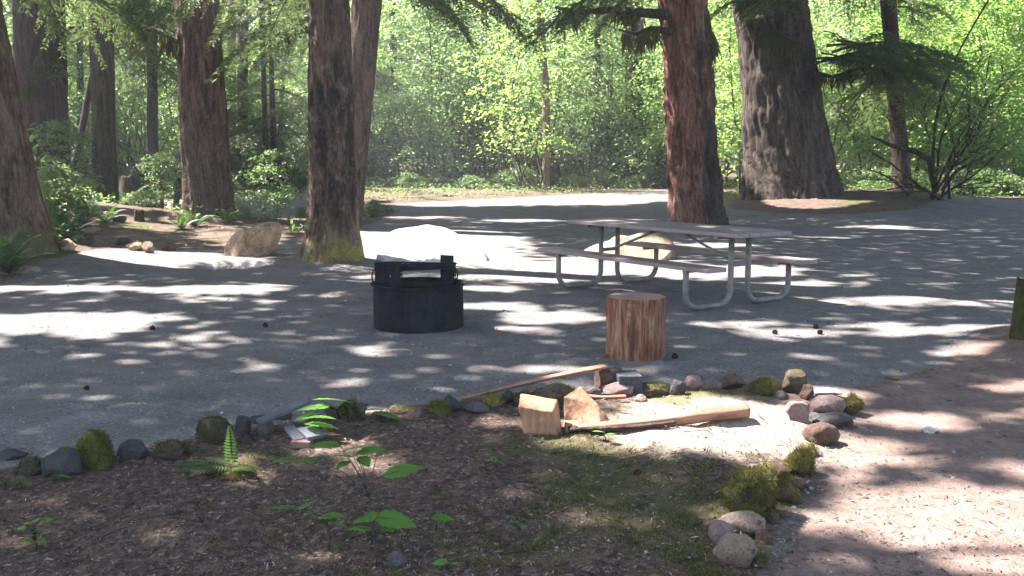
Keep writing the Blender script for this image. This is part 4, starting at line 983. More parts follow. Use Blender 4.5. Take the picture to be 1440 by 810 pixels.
# dead branching bush on the right
def deadbush():
    rr = random.Random(8); p = at(1318, 279); r = empty('dead_bush', p); tag(r, 'bare dark branching bush with crooked limbs right of the mound', 'bush')
    def br(s, d, l, rad, lev):
        mb = MB(); pts = [s]; q = s.copy(); dd = d.copy()
        for k in range(6):
            dd = (dd + Vector((rr.gauss(0, .16), rr.gauss(0, .16), rr.gauss(0, .12)))).normalized(); q = q + dd * l / 6; pts.append(q.copy())
        allmb.tube(pts, [rad * (1 - .12 * i) for i in range(7)], 6)
        if lev:
            for k in range(4): i = rr.randrange(2, 7); br(pts[i], (dd + Vector((rr.gauss(0, .7), rr.gauss(0, .5), rr.gauss(.1, .5)))).normalized(), l * .6, rad * .5, lev - 1)
    allmb = MB()
    for d, l, rad in [((1, -.2, .75), 2.2, .05), ((-1, -.2, .9), 2.0, .06), ((-.4, .2, 1), 2.4, .05), ((.3, 0, 1), 2.8, .045), ((.7, .3, 1), 2.4, .04), ((0, -.3, 1), 2.0, .04), ((-.8, .3, .6), 1.8, .045), ((.15, .1, 1), 2.6, .04)]:
        br(Vector((rr.gauss(0, .25), rr.gauss(0, .2), -.1)), Vector(d).normalized(), l, rad, 2)
    allmb.build('branches', M['b_dark'], r, True)
    n = 1500; P = np.array([allmb.v[rr.randrange(len(allmb.v))] for k in range(n)]) + RS.normal(size=(n, 3)) * .06
    P = P[P[:, 2] > .5]; n = len(P)
    V, Q = leaves_np(P, rdir(n), np.array([0, 0, 1.]) + RS.normal(size=(n, 3)) * .5, .07 + .06 * RS.rand(n), .045 + .03 * RS.rand(n)); link('foliage', mesh_np('foliage', V, Q, M['lf_shrub']), r)
    # one thick limb sweeping left over the mound
    mb = MB(); q = [atY(a, b2, p.y) - p for a, b2 in [(1316, 270), (1308, 225), (1285, 212), (1255, 205), (1225, 192)]]; mb.tube(q, [.11, .10, .08, .06, .03], 8); mb.build('limb', M['b_mossy'], r, True)
    mb = MB(); q = [atY(a, b2, p.y) - p for a, b2 in [(1325, 268), (1345, 240), (1370, 228), (1398, 211)]]; mb.tube(q, [.06, .05, .04, .02], 8); mb.build('limb', M['b_dark'], r, True)
deadbush()

# ------------------------------------------------------------------ picnic table
def wood_mat(name, c1, c2, sc=(1, 30, 30), sat=1, rough=.6, spec=.35):
    m, nt_, out = newmat(name); v, _ = objco(nt_, sc)
    n1 = noise(nt_, v, 1.5, 6, .7, .4); v2, _2 = objco(nt_); n2 = noise(nt_, v2, 3, 4); n3 = noise(nt_, v2, 60, 3)
    f = mth(nt_, 'ADD', mth(nt_, 'MULTIPLY', n1, .6), mth(nt_, 'MULTIPLY', n2, .4)); c = ramp(nt_, f, [(.32, c1), (.68, c2)])
    c = mix(nt_, ramp(nt_, n3, [(.60, 0.), (.72, .6)]), c, tuple(q * .5 for q in c1))
    principled(nt_, out, c, rough, 0, bump(nt_, n1, .3, .004), spec); return m
M['plank'] = wood_mat('weathered_plank', (.14, .105, .10), (.31, .25, .245), rough=.5, spec=.5)
def galv():
    m, nt_, out = newmat('galvanised_pipe'); v, _ = objco(nt_); n1 = noise(nt_, v, 9, 5, .7); n2 = noise(nt_, v, 70, 3)
    c = ramp(nt_, n1, [(.35, (.13, .125, .115)), (.62, (.23, .225, .205))]); c = mix(nt_, ramp(nt_, n2, [(.6, 0.), (.7, .5)]), c, (.20, .13, .09))
    principled(nt_, out, c, .62, .25, bump(nt_, n2, .1, .003), .4); return m
M['galv'] = galv()
TH = -.962
tb = empty('picnic_table', (1.71, 10.756, 0), TH); tag(tb, 'long picnic table with purple brown planks on grey bent pipe legs', 'picnic table')
HL, HF, U1, U2, WT = 1.331, 1.004, .125, .745, .381
mb = MB(); nb = 5; bw = (2 * WT - .008 * (nb - 1)) / nb
for k in range(nb):
    y = -WT + bw / 2 + k * (bw + .008); mb.box((random.uniform(-.004, .004), y, .740), (2 * HL, bw, .04))
mb.build('table_top', M['plank'], tb, bevel=.004)
for s in (-1, 1):
    mb = MB(); mb.box((0, s * .665, .43), (2 * HL, .255, .04)); mb.build('bench', M['plank'], tb, bevel=.004)
def arc(c, r, a0, a1, n=7): return [(c[0] + r * math.cos(a0 + (a1 - a0) * k / n), c[1] + r * math.sin(a0 + (a1 - a0) * k / n)) for k in range(n + 1)]
for sx in (-1, 1):
    mb = MB(); R = .15; zt = .032
    for s in (-1, 1):
        yz = [(U1, .69)] + arc((U1 + R, zt + R), R, PI, 1.5 * PI) + arc((U2 - R, zt + R), R, 1.5 * PI, 2 * PI) + [(U2, .385)]
        mb.tube([(sx * HF, s * y, z) for y, z in yz], .029, 14)
    fr = mb.build('leg_frame', M['galv'], tb, True)
    mb = MB(); mb.box((sx * HF, 0, .703), (.05, 2 * WT - .06, .032)); mb.build('crossbar', M['galv'], tb, bevel=.002)
    for s in (-1, 1): mb = MB(); mb.box((sx * HF, s * .655, .396), (.05, .23, .026)); mb.build('bench_bracket', M['galv'], tb, bevel=.002)
    mb = MB(); mb.box((sx * HF, 0, .42), (.012, 2 * U1 - .05, .04)); mb.build('tie_plate', M['galv'], tb, bevel=.002)
    mb = MB(); mb.tube([(sx * (HF - .03), .0, .42), (sx * .12, 0, .715)], .015, 8); mb.build('brace', M['galv'], tb, True)
mb = MB(); mb.box((0, 0, .706), (.05, 2 * WT - .1, .026)); mb.build('crossbar', M['galv'], tb)

# ------------------------------------------------------------------ fire ring
def iron():
    m, nt_, out = newmat('burnt_iron'); v, _ = objco(nt_); n1 = noise(nt_, v, 7, 6, .7); n2 = noise(nt_, v, 40, 4)
    c = ramp(nt_, n1, [(.35, (.010, .010, .012)), (.62, (.026, .025, .027))]); c = mix(nt_, ramp(nt_, n2, [(.62, 0.), (.72, .5)]), c, (.05, .032, .025))
    v2, _2 = objco(nt_, (6, 6, .6)); n3 = noise(nt_, v2, 3, 4); c = mix(nt_, ramp(nt_, n3, [(.55, 0.), (.68, .3)]), c, (.04, .041, .043))
    principled(nt_, out, c, .85, 0, bump(nt_, n2, .25, .004), .12); return m
M['iron'] = iron()
fx, fy = flat(586, 470); fy += .40
fr = empty('fire_ring', (fx - .02, fy, hz(fx, fy)), -.15); tag(fr, 'round black steel campfire ring with raised grate in front of the pale boulder', 'fire ring')
n = 96; R = .395; t = .008; HH = .385
th = np.linspace(0, 2 * PI, n, endpoint=False)
def ringstrip(prof):
    V = []; k = len(prof)
    for r, z in prof: V.append(np.stack([r * np.cos(th), r * np.sin(th), np.full(n, z)], -1))
    V = np.concatenate(V); i = (np.arange(k) * n)[:, None]; i2 = (((np.arange(k) + 1) % k) * n)[:, None]; j = np.arange(n)[None]
    return V, np.stack([i + j, i + (j + 1) % n, i2 + (j + 1) % n, i2 + j], -1).reshape(-1, 4)
V, Q = ringstrip([(R, -.05), (R + .003, .15), (R, HH - .008), (R - t, HH - .008), (R - t - .003, .15), (R - t, -.05)]); link('ring_wall', mesh_np('ring_wall', V, Q, M['iron'], False), fr)
V, Q = ringstrip([(R - .012, HH - .012), (R + .022, HH - .012), (R + .024, HH), (R - .012, HH + .001)]); link('rim', mesh_np('rim', V, Q, M['iron'], False), fr)
for a in (2.5, .65):
    mb = MB(); mb.box((R * math.cos(a), R * math.sin(a), .0), (.05, .05, .05)); 
# ash bed
M['ash'] = rock_mat('ash', (.06, .06, .06), (.30, .29, .28), sc=12)
rr_ = np.linspace(.001, .384, 14); RR, TT = np.meshgrid(rr_, th, indexing='ij'); ZZ = .07 + .03 * fbm(np.stack([RR * np.cos(TT) * 8, RR * np.sin(TT) * 8], -1), 4, 3)
V = np.stack([RR * np.cos(TT), RR * np.sin(TT), ZZ], -1).reshape(-1, 3); i = (np.arange(13) * n)[:, None]; j = np.arange(n)[None]; Q = np.stack([i + j, i + (j + 1) % n, i + n + (j + 1) % n, i + n + j], -1).reshape(-1, 4)
link('ash_bed', mesh_np('ash_bed', V, Q, M['ash'], True), fr)
# grate tipped up, hinge plates and sleeves
def plate(c, w, h, tt, rz=0, holes=0, name='hinge_plate', rot=None):
    mb = MB()
    if holes == 0: mb.box((0, 0, 0), (w, tt, h))
    else:  # a bar with round holes down its right edge: strips round square-cut holes
        hw = w * .30; mb.box((-w * .5 + (w - hw) / 4, 0, 0), ((w - hw) / 2, tt, h)); mb.box((w * .5 - (w - hw) / 4, 0, 0), ((w - hw) / 2, tt, h))
        seg = h / (2 * holes + 1)
        for k in range(holes + 1): mb.box((0, 0, -h / 2 + seg * (2 * k + .5)), (hw, tt, seg))
    o = mb.build(name, M['iron'], fr, bevel=.002); o.location = c; o.rotation_euler = (0, 0, rz); return o
plate((-.27, -.19, .465), .13, .23, .05, .25, 0)
plate((-.205, -.17, .46), .035, .21, .012, .25, 5)
plate((-.145, -.23, .475), .075, .235, .04, .1, 0)
plate((-.09, -.235, .46), .022, .20, .010, .1, 5)
plate((.262, .0, .495), .11, .27, .05, -.1, 0)
plate((.325, .02, .47), .022, .20, .010, -.1, 5)
mb = MB()
for k in range(15):
    u = k / 14; x = -.30 + u * .62; mb.tube([(x, -.21, .535), (x, .10, .55)], .006, 6)
mb.tube([(-.33, -.215, .535), (.33, -.21, .535)], .008, 6); mb.tube([(-.33, .10, .55), (.33, .10, .55)], .008, 6)
mb.build('grate', M['iron'], fr, True)
mb = MB(); mb.box((.06, -.17, .545), (.60, .012, .06), rot=Matrix.Rotation(.16, 3, 'Z') @ Matrix.Rotation(-.035, 3, 'Y')); mb.build('grate_edge', M['iron'], fr, bevel=.002)
mb = MB(); mb.box((.0, -.16, .385), (.66, .02, .05), rot=Matrix.Rotation(.2, 3, 'Z')); mb.build('support_bar', M['iron'], fr, bevel=.002)
for s, y in ((-1, -.22), (1, .0)):
    mb = MB(); a = [(s * .325 + s * .03 * math.sin(q), y, .46 + .06 * math.cos(q)) for q in np.linspace(0, PI, 9)]
    mb.tube([(s * .30, y, .525)] + a + [(s * .30, y, .415)], .007, 8); mb.build('handle', M['iron'], fr, True)

# ------------------------------------------------------------------ log stump, firewood, boards
def log_side():
    m, nt_, out = newmat('peeled_log'); v, _ = objco(nt_, (7, 7, 1.6)); n1 = noise(nt_, v, 1.6, 7, .75, .9); v2, _2 = objco(nt_, (34, 34, 2.5)); n2 = noise(nt_, v2, 1.6, 5); v3, _3 = objco(nt_); n3 = noise(nt_, v3, 4, 4)
    f = mth(nt_, 'ADD', mth(nt_, 'MULTIPLY', n1, .6), mth(nt_, 'MULTIPLY', n2, .4)); c = ramp(nt_, f, [(.38, (.035, .016, .010)), (.5, (.19, .085, .048)), (.63, (.38, .24, .15))])
    c = mix(nt_, ramp(nt_, n3, [(.5, 0.), (.62, .6)]), c, mix(nt_, 1., c, (1.0, .62, .45), 'MULTIPLY'))
    principled(nt_, out, c, .8, 0, bump(nt_, f, .8, .01), .2); return m
def log_end(name='sawn_end', c1=(.20, .12, .085), c2=(.38, .27, .20)):
    m, nt_, out = newmat(name); w = nt_.nodes.new('ShaderNodeTexWave'); w.wave_type = 'RINGS'; w.rings_direction = 'Z'; w.inputs['Scale'].default_value = 28; w.inputs['Distortion'].default_value = 2.5; w.inputs['Detail'].default_value = 3
    v, _ = objco(nt_); L(nt_, v, w.inputs['Vector']); n1 = noise(nt_, v, 6, 5)
    c = ramp(nt_, mth(nt_, 'ADD', mth(nt_, 'MULTIPLY', w.outputs['Fac'], .35), mth(nt_, 'MULTIPLY', n1, .65)), [(.3, c1), (.7, c2)]); principled(nt_, out, c, .8, 0, None, .2); return m
M['logside'] = log_side(); M['logend'] = log_end()
lx, ly = flat(898, 509); ly += .215
ls = empty('log_stump', (lx, ly, hz(lx, ly))); tag(ls, 'upright sawn log round standing on the gravel left of the picnic table', 'log')
seg = 96; th2 = np.linspace(0, 2 * PI, seg, endpoint=False); zs = np.linspace(-.03, .455, 50); Z, T = np.meshgrid(zs, th2, indexing='ij')
def lr(T, Z): return .213 + .016 * fbm(np.stack([np.cos(T) * 2, np.sin(T) * 2, Z * .5], -1), 3, 4) + .013 * fbm(np.stack([np.cos(T) * 14, np.sin(T) * 14, Z * 3], -1), 3, 6) - .0 * Z
R_ = lr(T, Z); V = np.stack([R_ * np.cos(T), R_ * np.sin(T), Z], -1).reshape(-1, 3); i = (np.arange(49) * seg)[:, None]; j = np.arange(seg)[None]; Q = np.stack([i + j, i + (j + 1) % seg, i + seg + (j + 1) % seg, i + seg + j], -1).reshape(-1, 4)
link('log_side', mesh_np('log_side', V, Q, M['logside'], True), ls)
rr_ = np.linspace(.002, 1, 10); RR, T = np.meshgrid(rr_, th2, indexing='ij'); r2 = lr(T, T * 0 + .455) * RR; V = np.stack([r2 * np.cos(T), r2 * np.sin(T), .4552 + .004 * fbm(np.stack([r2 * np.cos(T) * 10, r2 * np.sin(T) * 10], -1), 3, 9) * (RR < .97)], -1).reshape(-1, 3)
i = (np.arange(9) * seg)[:, None]; Q = np.stack([i + j, i + (j + 1) % seg, i + seg + (j + 1) % seg, i + seg + j], -1).reshape(-1, 4); link('sawn_top', mesh_np('sawn_top', V, Q, M['logend'], True), ls)
for k, (dx, w) in enumerate([(-.20, .10)]):
    mb = MB(); mb.add([(-.27, -.10, 0), (-.19, -.13, 0), (-.16, -.12, .005), (-.19, -.08, .045), (-.24, -.09, .02)], [(0, 1, 2), (0, 2, 4), (2, 3, 4), (0, 4, 3), (1, 2, 3), (0, 3, 1)]); mb.build('bark_flap', M['logside'], ls)

M['cedar'] = wood_mat('split_cedar', (.16, .07, .035), (.48, .28, .17), (22, 22, 2.5), rough=.75, spec=.2)
M['cedar_x'] = wood_mat('split_cedar_long', (.08, .04, .026), (.40, .235, .155), (2.5, 22, 22), rough=.75, spec=.2)
M['greyboard'] = wood_mat('grey_board', (.06, .065, .08), (.14, .145, .17), (2, 20, 20), rough=.6)
M['barkx'] = wood_mat('bark_strip', (.09, .05, .04), (.30, .19, .16), (3, 18, 18), rough=.85, spec=.15)
def solid(name, pts, faces, mat, label, cat, group=None, sub=4, amp=.006, seed=0, smooth=False):
    """pts are world points; a rough hewn solid"""
    bmesh = __import__('bmesh'); bm = bmesh.new(); c = sum((Vector(q) for q in pts), Vector()) / len(pts)
    vs = [bm.verts.new(Vector(q) - c) for q in pts]
    for f in faces: bm.faces.new([vs[k] for k in f])
    bmesh.ops.recalc_face_normals(bm, faces=bm.faces)
    bmesh.ops.bevel(bm, geom=bm.edges[:] , offset=.004, segments=1, affect='EDGES')
    for k in range(sub): bmesh.ops.subdivide_edges(bm, edges=[e for e in bm.edges if e.calc_length() > .015], cuts=1, use_grid_fill=True)
    me = bpy.data.meshes.new(name); bm.to_mesh(me); bm.free()
    V = np.array([v.co[:] for v in me.vertices]); d = np.stack([fbm(V * 14 + seed, 3, seed), fbm(V * 14 + 9 + seed, 3, seed), fbm(V * 14 + 19, 3, seed)], -1) * amp + .35 * amp * np.stack([fbm(V * np.array([60, 60, 8]) + 3, 2, seed), fbm(V * np.array([60, 60, 8]) + 33, 2, seed), 0 * V[:, 0]], -1)
    me.vertices.foreach_set('co', (V + d).astype(np.float32).ravel()); me.materials.append(mat); me.update()
    o = link(name, me, None, c); tag(o, label, cat, group); return o
def prism(name, base, top, mat, label, cat, group=None, **kw):
    n_ = len(base); fs = [tuple(range(n_))[::-1], tuple(range(n_, 2 * n_))] + [(i, (i + 1) % n_, n_ + (i + 1) % n_, n_ + i) for i in range(n_)]
    return solid(name, list(base) + list(top), fs, mat, label, cat, group, **kw)
# firewood block standing at left
def blk(px, py): return at(px, py)
A = at(760, 612); a0 = A + Vector((0, 0, -.015))
g_ = 'split firewood on the soil bed'
prism('firewood', [a0 + Vector(q) for q in ((-.09, 0, 0), (.09, .02, 0), (.12, .12, 0), (-.06, .14, 0))],
      [a0 + Vector(q) for q in ((-.115, .02, .165), (.065, -.005, .145), (.095, .13, .175), (-.10, .17, .195))], M['cedar'], 'upright split block of orange firewood with a jagged top', 'firewood', g_, seed=3, amp=.008)
B = at(815, 600) + Vector((0, 0, -.01))
solid('firewood', [B + Vector(q) for q in ((-.08, .05, 0), (.10, -.02, 0), (.19, .08, 0), (.02, .22, 0), (-.085, .10, .15), (.015, .19, .19), (.115, .10, .10))],
      [(0, 1, 2, 3), (0, 4, 6, 1), (4, 5, 6), (0, 3, 5, 4), (1, 6, 2), (2, 6, 5, 3)], M['cedar'], 'tent shaped sunlit wedge of split firewood beside the upright block', 'firewood', g_, seed=5, amp=.006)
C0 = at(795, 612); C0 = C0 + Vector((0, .02, .0))
solid('firewood', [C0 + Vector(q) for q in ((.0, 0, -.01), (.09, .01, -.01), (.09, .09, -.01), (0, .09, -.01), (.0, .01, .05), (.085, .02, .045), (.08, .09, .05), (.0, .09, .055))],
      [(0, 1, 2, 3), (4, 5, 6, 7), (0, 1, 5, 4), (1, 2, 6, 5), (2, 3, 7, 6), (3, 0, 4, 7)], M['cedar'], 'small chunk of firewood between the upright block and the long split log', 'firewood', g_, seed=6)
# long split log
def bar_between(name, p0, p1, r0, r1, mat, label, cat, group=None, seed=0, flat_=.8, n=9, lift=0):
    p0, p1 = Vector(p0), Vector(p1); ax = (p1 - p0); Ln = ax.length; X = ax.normalized(); Yv = Vector((0, 0, 1)).cross(X).normalized(); Zv = X.cross(Yv)
    k = 60; seg_ = 18; V = []
    for i in range(k + 1):
        u = i / k; r = r0 + (r1 - r0) * u
        for j in range(seg_):
            a = 2 * PI * j / seg_; cx_, sx_ = math.cos(a), math.sin(a)
            m = 1 / max(abs(cx_ * .95 + .2 * sx_), abs(sx_ * 1.0 - .25 * cx_), .66)  # squarish split section
            nn = float(fbm(np.array([[u * Ln * 3.5 + seed, cx_ * 2.6, sx_ * 2.6]]), 4, seed)[0])
            rr2 = r * m * (1 + .22 * nn)
            V.append(Vector((u * Ln, rr2 * cx_, rr2 * sx_ * flat_ + .005 * math.sin(u * 5 + seed))))
    Fs = [(i * seg_ + j, i * seg_ + (j + 1) % seg_, (i + 1) * seg_ + (j + 1) % seg_, (i + 1) * seg_ + j) for i in range(k) for j in range(seg_)]
    Fs += [tuple(range(seg_))[::-1], tuple(k * seg_ + j for j in range(seg_))]
    me = bpy.data.meshes.new(name); me.from_pydata(V, [], Fs); me.materials.append(mat); me.update()
    for q in me.polygons: q.use_smooth = True
    o = link(name, me); M_ = Matrix((X, Yv, Zv)).transposed().to_4x4(); M_.translation = p0; o.matrix_world = M_; tag(o, label, cat, group); return o
p0 = at(812, 608) + Vector((0, 0, .018)); p1 = at(1050, 590) + Vector((0, 0, .05))
bar_between('split_log', p0, p1, .024, .041, M['cedar_x'], 'long orange split log lying across the sunlit soil bed', 'log', g_, 3)
p0 = at(800, 611) + Vector((0, 0, .022)); p1 = at(950, 602) + Vector((0, 0, .03)); bar_between('bark_slab', p0, p1, .024, .012, M['b_dark'], 'dark flat slab of bark against the thin end of the split log', 'bark', g_, 8, .5)
p0 = at(820, 562) + Vector((0, 0, .02)); p1 = at(880, 566) + Vector((0, 0, .03)); bar_between('stick', p0, p1, .014, .012, M['cedar_x'], 'short pink stick lying behind the tent shaped firewood', 'stick', g_, 9)
# bark plank propped on the border stones
p0 = at(650, 572) + Vector((0, 0, .055)); q0 = at(852, 548); p1 = q0 + Vector((0, 0, .155)); bar_between('bark_plank', p0, p1, .017, .027, M['cedar_x'], 'long thin plank of bark propped on the border stones left of the concrete block', 'plank', None, 5, .45)
# concrete block
M['conc'] = rock_mat('old_concrete', (.04, .052, .058), (.10, .105, .115), sc=12)
c0 = at(890, 556) + Vector((0, .02, -.02)); R_b = Matrix.Rotation(.12, 3, 'Z')
bs = [c0 + R_b @ Vector(q) for q in ((-.075, 0, 0), (.075, 0, 0), (.075, .17, 0), (-.075, .17, 0))]; prism('concrete_block', bs, [q + Vector((-.012, .012, .135)) for q in bs], M['conc'], 'dark square concrete block with a pale flat top in the back border', 'block', None, seed=2, amp=.004)
# crossed boards at left
def board(c, w, l, t_, rz, tilt, label, mat):
    o = MB(); o.box((0, 0, 0), (l, w, t_)); ob = o.build('board', mat, None, bevel=.003); ob.location = c; ob.rotation_euler = (0, tilt, rz); tag(ob, label, 'board', 'old boards on the border'); return ob
board(at(402, 606) + Vector((0, -.02, .115)), .06, .34, .018, .95, -.12, 'longest blue grey board lying diagonally on the border', M['greyboard'])
board(at(414, 622) + Vector((0, 0, .045)), .055, .15, .02, -1.0, .25, 'short pale board end left of the square board', M['greyboard'])
board(at(438, 622) + Vector((0, 0, .05)), .10, .12, .02, -.9, .2, 'square pale board beside the diagonal one', M['greyboard'])
board(at(424, 630) + Vector((0, .01, .02)), .06, .10, .035, -.1, .0, 'reddish wood chunk under the crossed boards', M['barkx'])

# ------------------------------------------------------------------ seedlings (broad leaves at chosen points)
def leaf_shape(Lf, Wf, seed=0, lobes=False):
    n_ = 17; V = []; rs = random.Random(seed)
    us = [i / (n_ - 1) for i in range(n_)]
    rows = []
    for u in us:
        w = Wf * .5 * (math.sin(PI * min(1, u ** .75)) ** .85) * (1 + (.10 * math.sin(u * 34)) )
        w = max(w, .0008); zc = -.16 * Lf * u * u
        row = [(Lf * u, s * w, zc + abs(s) * w * .30 - (.22 * w * s * s) + (.010 * Lf * math.sin(u * 36 - abs(s) * 5) * (abs(s) ** .5))) for s in (-1, -.5, 0, .5, 1)]; rows.append(row)
    V = [p for r in rows for p in r]; Fs = [(i * 5 + j, i * 5 + j + 1, (i + 1) * 5 + j + 1, (i + 1) * 5 + j) for i in range(n_ - 1) for j in range(4)]
    return np.array(V), np.array(Fs)
def seedling(base_px, leaves, label, seed, name='seedling', cat='seedling', mat='lf_seed', group=None):
    """leaves: (px, py, length px, heading degrees in the ground plane, height m)"""
    b0 = at(*base_px); r = empty(name, b0); tag(r, label, cat, group); rs = random.Random(seed); parts = []; mb = MB()
    D = b0.y
    hmax = max(l[4] for l in leaves)
    for k, (px, py, ln, hd, z) in enumerate(leaves):
        rr = ray(px, py); t_ = (b0.z + z - CH) / rr.z if rr.z < -.02 else D / rr.y
        c = Vector((rr.x * t_, rr.y * t_, CH + rr.z * t_)) - b0
        ll = ln * (c.y + b0.y) / F; a = math.radians(hd)
        V, Q = leaf_shape(ll, ll * rs.uniform(.5, .62), seed + k)
        Rm = Matrix.Rotation(a, 3, 'Z') @ Matrix.Rotation(rs.uniform(-.35, .1), 3, 'Y') @ Matrix.Rotation(rs.uniform(-.4, .4), 3, 'X')
        V = (V - np.array([ll * .5, 0, 0])) @ np.array(Rm).T + np.array(c); parts.append((V, Q))
        st = c - (Rm @ Vector((ll * .5, 0, 0))); foot = Vector((-.003, .003, min(z * (.70 + .12 * rs.random()), hmax * .62))); mid = (st + foot) / 2 + Vector((0, 0, .02))
        mb.tube([foot, mid, st, st.lerp(c, .9)], [.0020, .0017, .0013, .0008], 5)
    mb.tube([(0, 0, -.02), (.006, 0, hmax * .3), (-.004, .004, hmax * .64)], [.0040, .0034, .0026], 6)
    V, Q = join_np(parts); link('foliage', mesh_np('foliage', V, Q, M[mat], True), r); mb.build('stem', M['b_twig'], r, True); return r
seedling((522, 770), [(455, 624, 52, 170, .30), (500, 628, 40, 20, .31), (478, 640, 40, 200, .29), (432, 646, 44, 180, .27), (395, 646, 46, 175, .24), (520, 632, 44, -10, .30), (566, 660, 62, 0, .27), (512, 647, 34, -60, .27), (482, 652, 30, 240, .26), (545, 635, 36, 30, .28)],
         'tall seedling with bright sunlit leaves in the middle of the soil bed', 3, group='broad leaved seedlings')
seedling((462, 775), [(395, 712, 50, 170, .14), (432, 708, 34, 60, .16), (466, 724, 46, -20, .15), (438, 720, 30, 230, .13), (470, 734, 34, -40, .12)], 'small seedling with dull green leaves left of the tall one', 13, group='broad leaved seedlings')
seedling((528, 800), [(556, 730, 64, -5, .15), (505, 742, 38, 180, .12), (520, 724, 44, 100, .16), (545, 742, 40, -60, .12), (510, 730, 30, 200, .14)], 'low seedling below the tall one with one large green leaf', 23, group='broad leaved seedlings')
seedling((612, 745), [(622, 727, 34, -10, .07), (600, 735, 22, 180, .05)], 'tiny two leaved seedling right of the low one', 33, group='broad leaved seedlings')
seedling((470, 606), [(468, 560, 58, 10, .20), (436, 572, 50, 170, .17), (452, 585, 44, -10, .15), (452, 596, 50, 0, .11), (430, 585, 36, 190, .13), (455, 570, 30, 60, .18)], 'leafy seedling behind the crossed boards', 43, group='broad leaved seedlings')
seedling((535, 595), [(545, 582, 44, -10, .05), (520, 575, 40, 190, .06)], 'flat two leaved seedling beside the dark mossy rock', 53, group='broad leaved seedlings')
seedling((697, 662), [(695, 645, 22, 80, .07), (703, 650, 18, -30, .05), (690, 652, 16, 200, .05)], 'tiny green seedling below the sunlit patch left of the firewood', 63, group='broad leaved seedlings')
seedling((728, 745), [(722, 733, 20, 150, .05), (733, 738, 18, -20, .04), (728, 728, 16, 80, .05)], 'tiny green seedling in the mossy soil right of the tall one', 73, group='broad leaved seedlings')
seedling((625, 800), [(618, 790, 26, 170, .05), (636, 792, 24, -10, .05)], 'tiny green seedling at the bottom edge right of the lone grey stone', 83, group='broad leaved seedlings')
seedling((50, 775), [(40, 735, 20, 170, .09), (52, 730, 22, 80, .10), (62, 745, 20, -10, .08), (45, 752, 22, 190, .07), (58, 760, 20, -30, .05), (36, 760, 18, 200, .05), (66, 730, 18, 20, .09), (30, 742, 18, 160, .08), (52, 745, 20, 60, .09)], 'pale green feathery seedling at the lower left corner', 93, group='broad leaved seedlings')
seedling((850, 620), [(842, 606, 20, 150, .05), (858, 610, 18, -10, .05)], 'tiny seedling at the foot of the split firewood', 95, group='broad leaved seedlings')
seedling((86, 676), [(86, 668, 30, 10, .03)], 'single pale green leaf lying below the broad grey rock', 97, group='broad leaved seedlings')
# small fern with one upright sunlit frond
f0 = at(327, 664); fr_ = empty('young_fern', f0); tag(fr_, 'young fern with one upright sunlit frond in the left part of the bed', 'fern')
rs = np.random.RandomState(4); parts = []; mb = MB()
def put_frond(l, wid, R, nf=16, arch=.12, z0=.02):
    V, Q = frond_np(l, arch, wid, nf, rs); parts.append((V @ np.array(R).T + np.array([0, 0, z0]), Q))
    pts = [R @ Vector((l * (t_ - .18 * arch * t_ * t_), 0, l * arch * (t_ - t_ * t_ * .95))) + Vector((0, 0, z0)) for t_ in np.linspace(0, 1, 7)]; mb.tube(pts, .0016, 4)
RU = Matrix.Rotation(-PI / 2, 3, 'Z') @ Matrix.Rotation(-1.45, 3, 'Y')
put_frond(.21, .042, RU, 13, .08, .03)
for a, l in ((3.35, .30), (3.7, .25), (-.75, .22), (-.45, .17), (2.6, .2), (2.9, .16)):
    put_frond(l, l * .27, Matrix.Rotation(a, 3, 'Z') @ Matrix.Rotation(-.10, 3, 'Y'), 16, .35)
V, Q = join_np(parts); link('fronds', mesh_np('fronds', V, Q, M['lf_fern']), fr_); mb.build('stalks', M['b_twig'], fr_)
mb = rock(327, 676, 60, 22, 'mossb', 'low hump of golden moss at the foot of the young fern', 99, moss=MO, n=1500, sink=.35, zmin=0, clump=-.4, group=None, name='moss_hump', cat='moss')

# ------------------------------------------------------------------ cones
def cone(px, py, label, seed, s=.05):
    p = at(px, py); V, Q = [], []; mb = MB(); rs = random.Random(seed); s = s * .72
    prof = [(.001, 0), (.42, .12), (.5, .35), (.4, .65), (.22, .88), (.001, 1.0)]
    n_ = 12; Vv = []
    for i in range(22):
        u = i / 21; r = np.interp(u, [q[1] for q in prof], [q[0] for q in prof]) * s * (1.15 if i % 2 else .85)
        for j in range(n_): a = 2 * PI * j / n_ + (i % 2) * PI / n_; k = 1 + (.18 if (j + i) % 2 else -.05); Vv.append((u * s * 1.3 - s * .6, r * k * math.cos(a), r * k * math.sin(a)))
    Fs = [(i * n_ + j, i * n_ + (j + 1) % n_, (i + 1) * n_ + (j + 1) % n_, (i + 1) * n_ + j) for i in range(21) for j in range(n_)]
    me = bpy.data.meshes.new('fir_cone'); me.from_pydata(Vv, [], Fs); me.materials.append(M['b_dark']); me.update()
    o = link('fir_cone', me, None, (p.x, p.y, p.z + s * .42)); o.rotation_euler = (rs.uniform(0, 3), rs.uniform(-.3, .3), rs.uniform(0, 6)); tag(o, label, 'fir cone', 'fir cones on the gravel')
for i, (a, b2, lab) in enumerate([(214, 464, 'reddish fir cone alone on the left gravel'), (373, 460, 'dark fir cone on the gravel left of the fire ring'), (949, 504, 'dark fir cone right of the log stump'), (1147, 462, 'upper fir cone of a pair right of the picnic table'), (1153, 470, 'lower fir cone of a pair right of the picnic table'), (1090, 470, 'fir cone on the gravel below the picnic table'),
                                  (896, 668, 'reddish cone in the sunlit soil left of the biggest moss mound'), (122, 548, 'small cone on the gravel behind the bright green mossy rock')]):
    cone(a, b2, lab, i, .055 if i < 6 else .04)

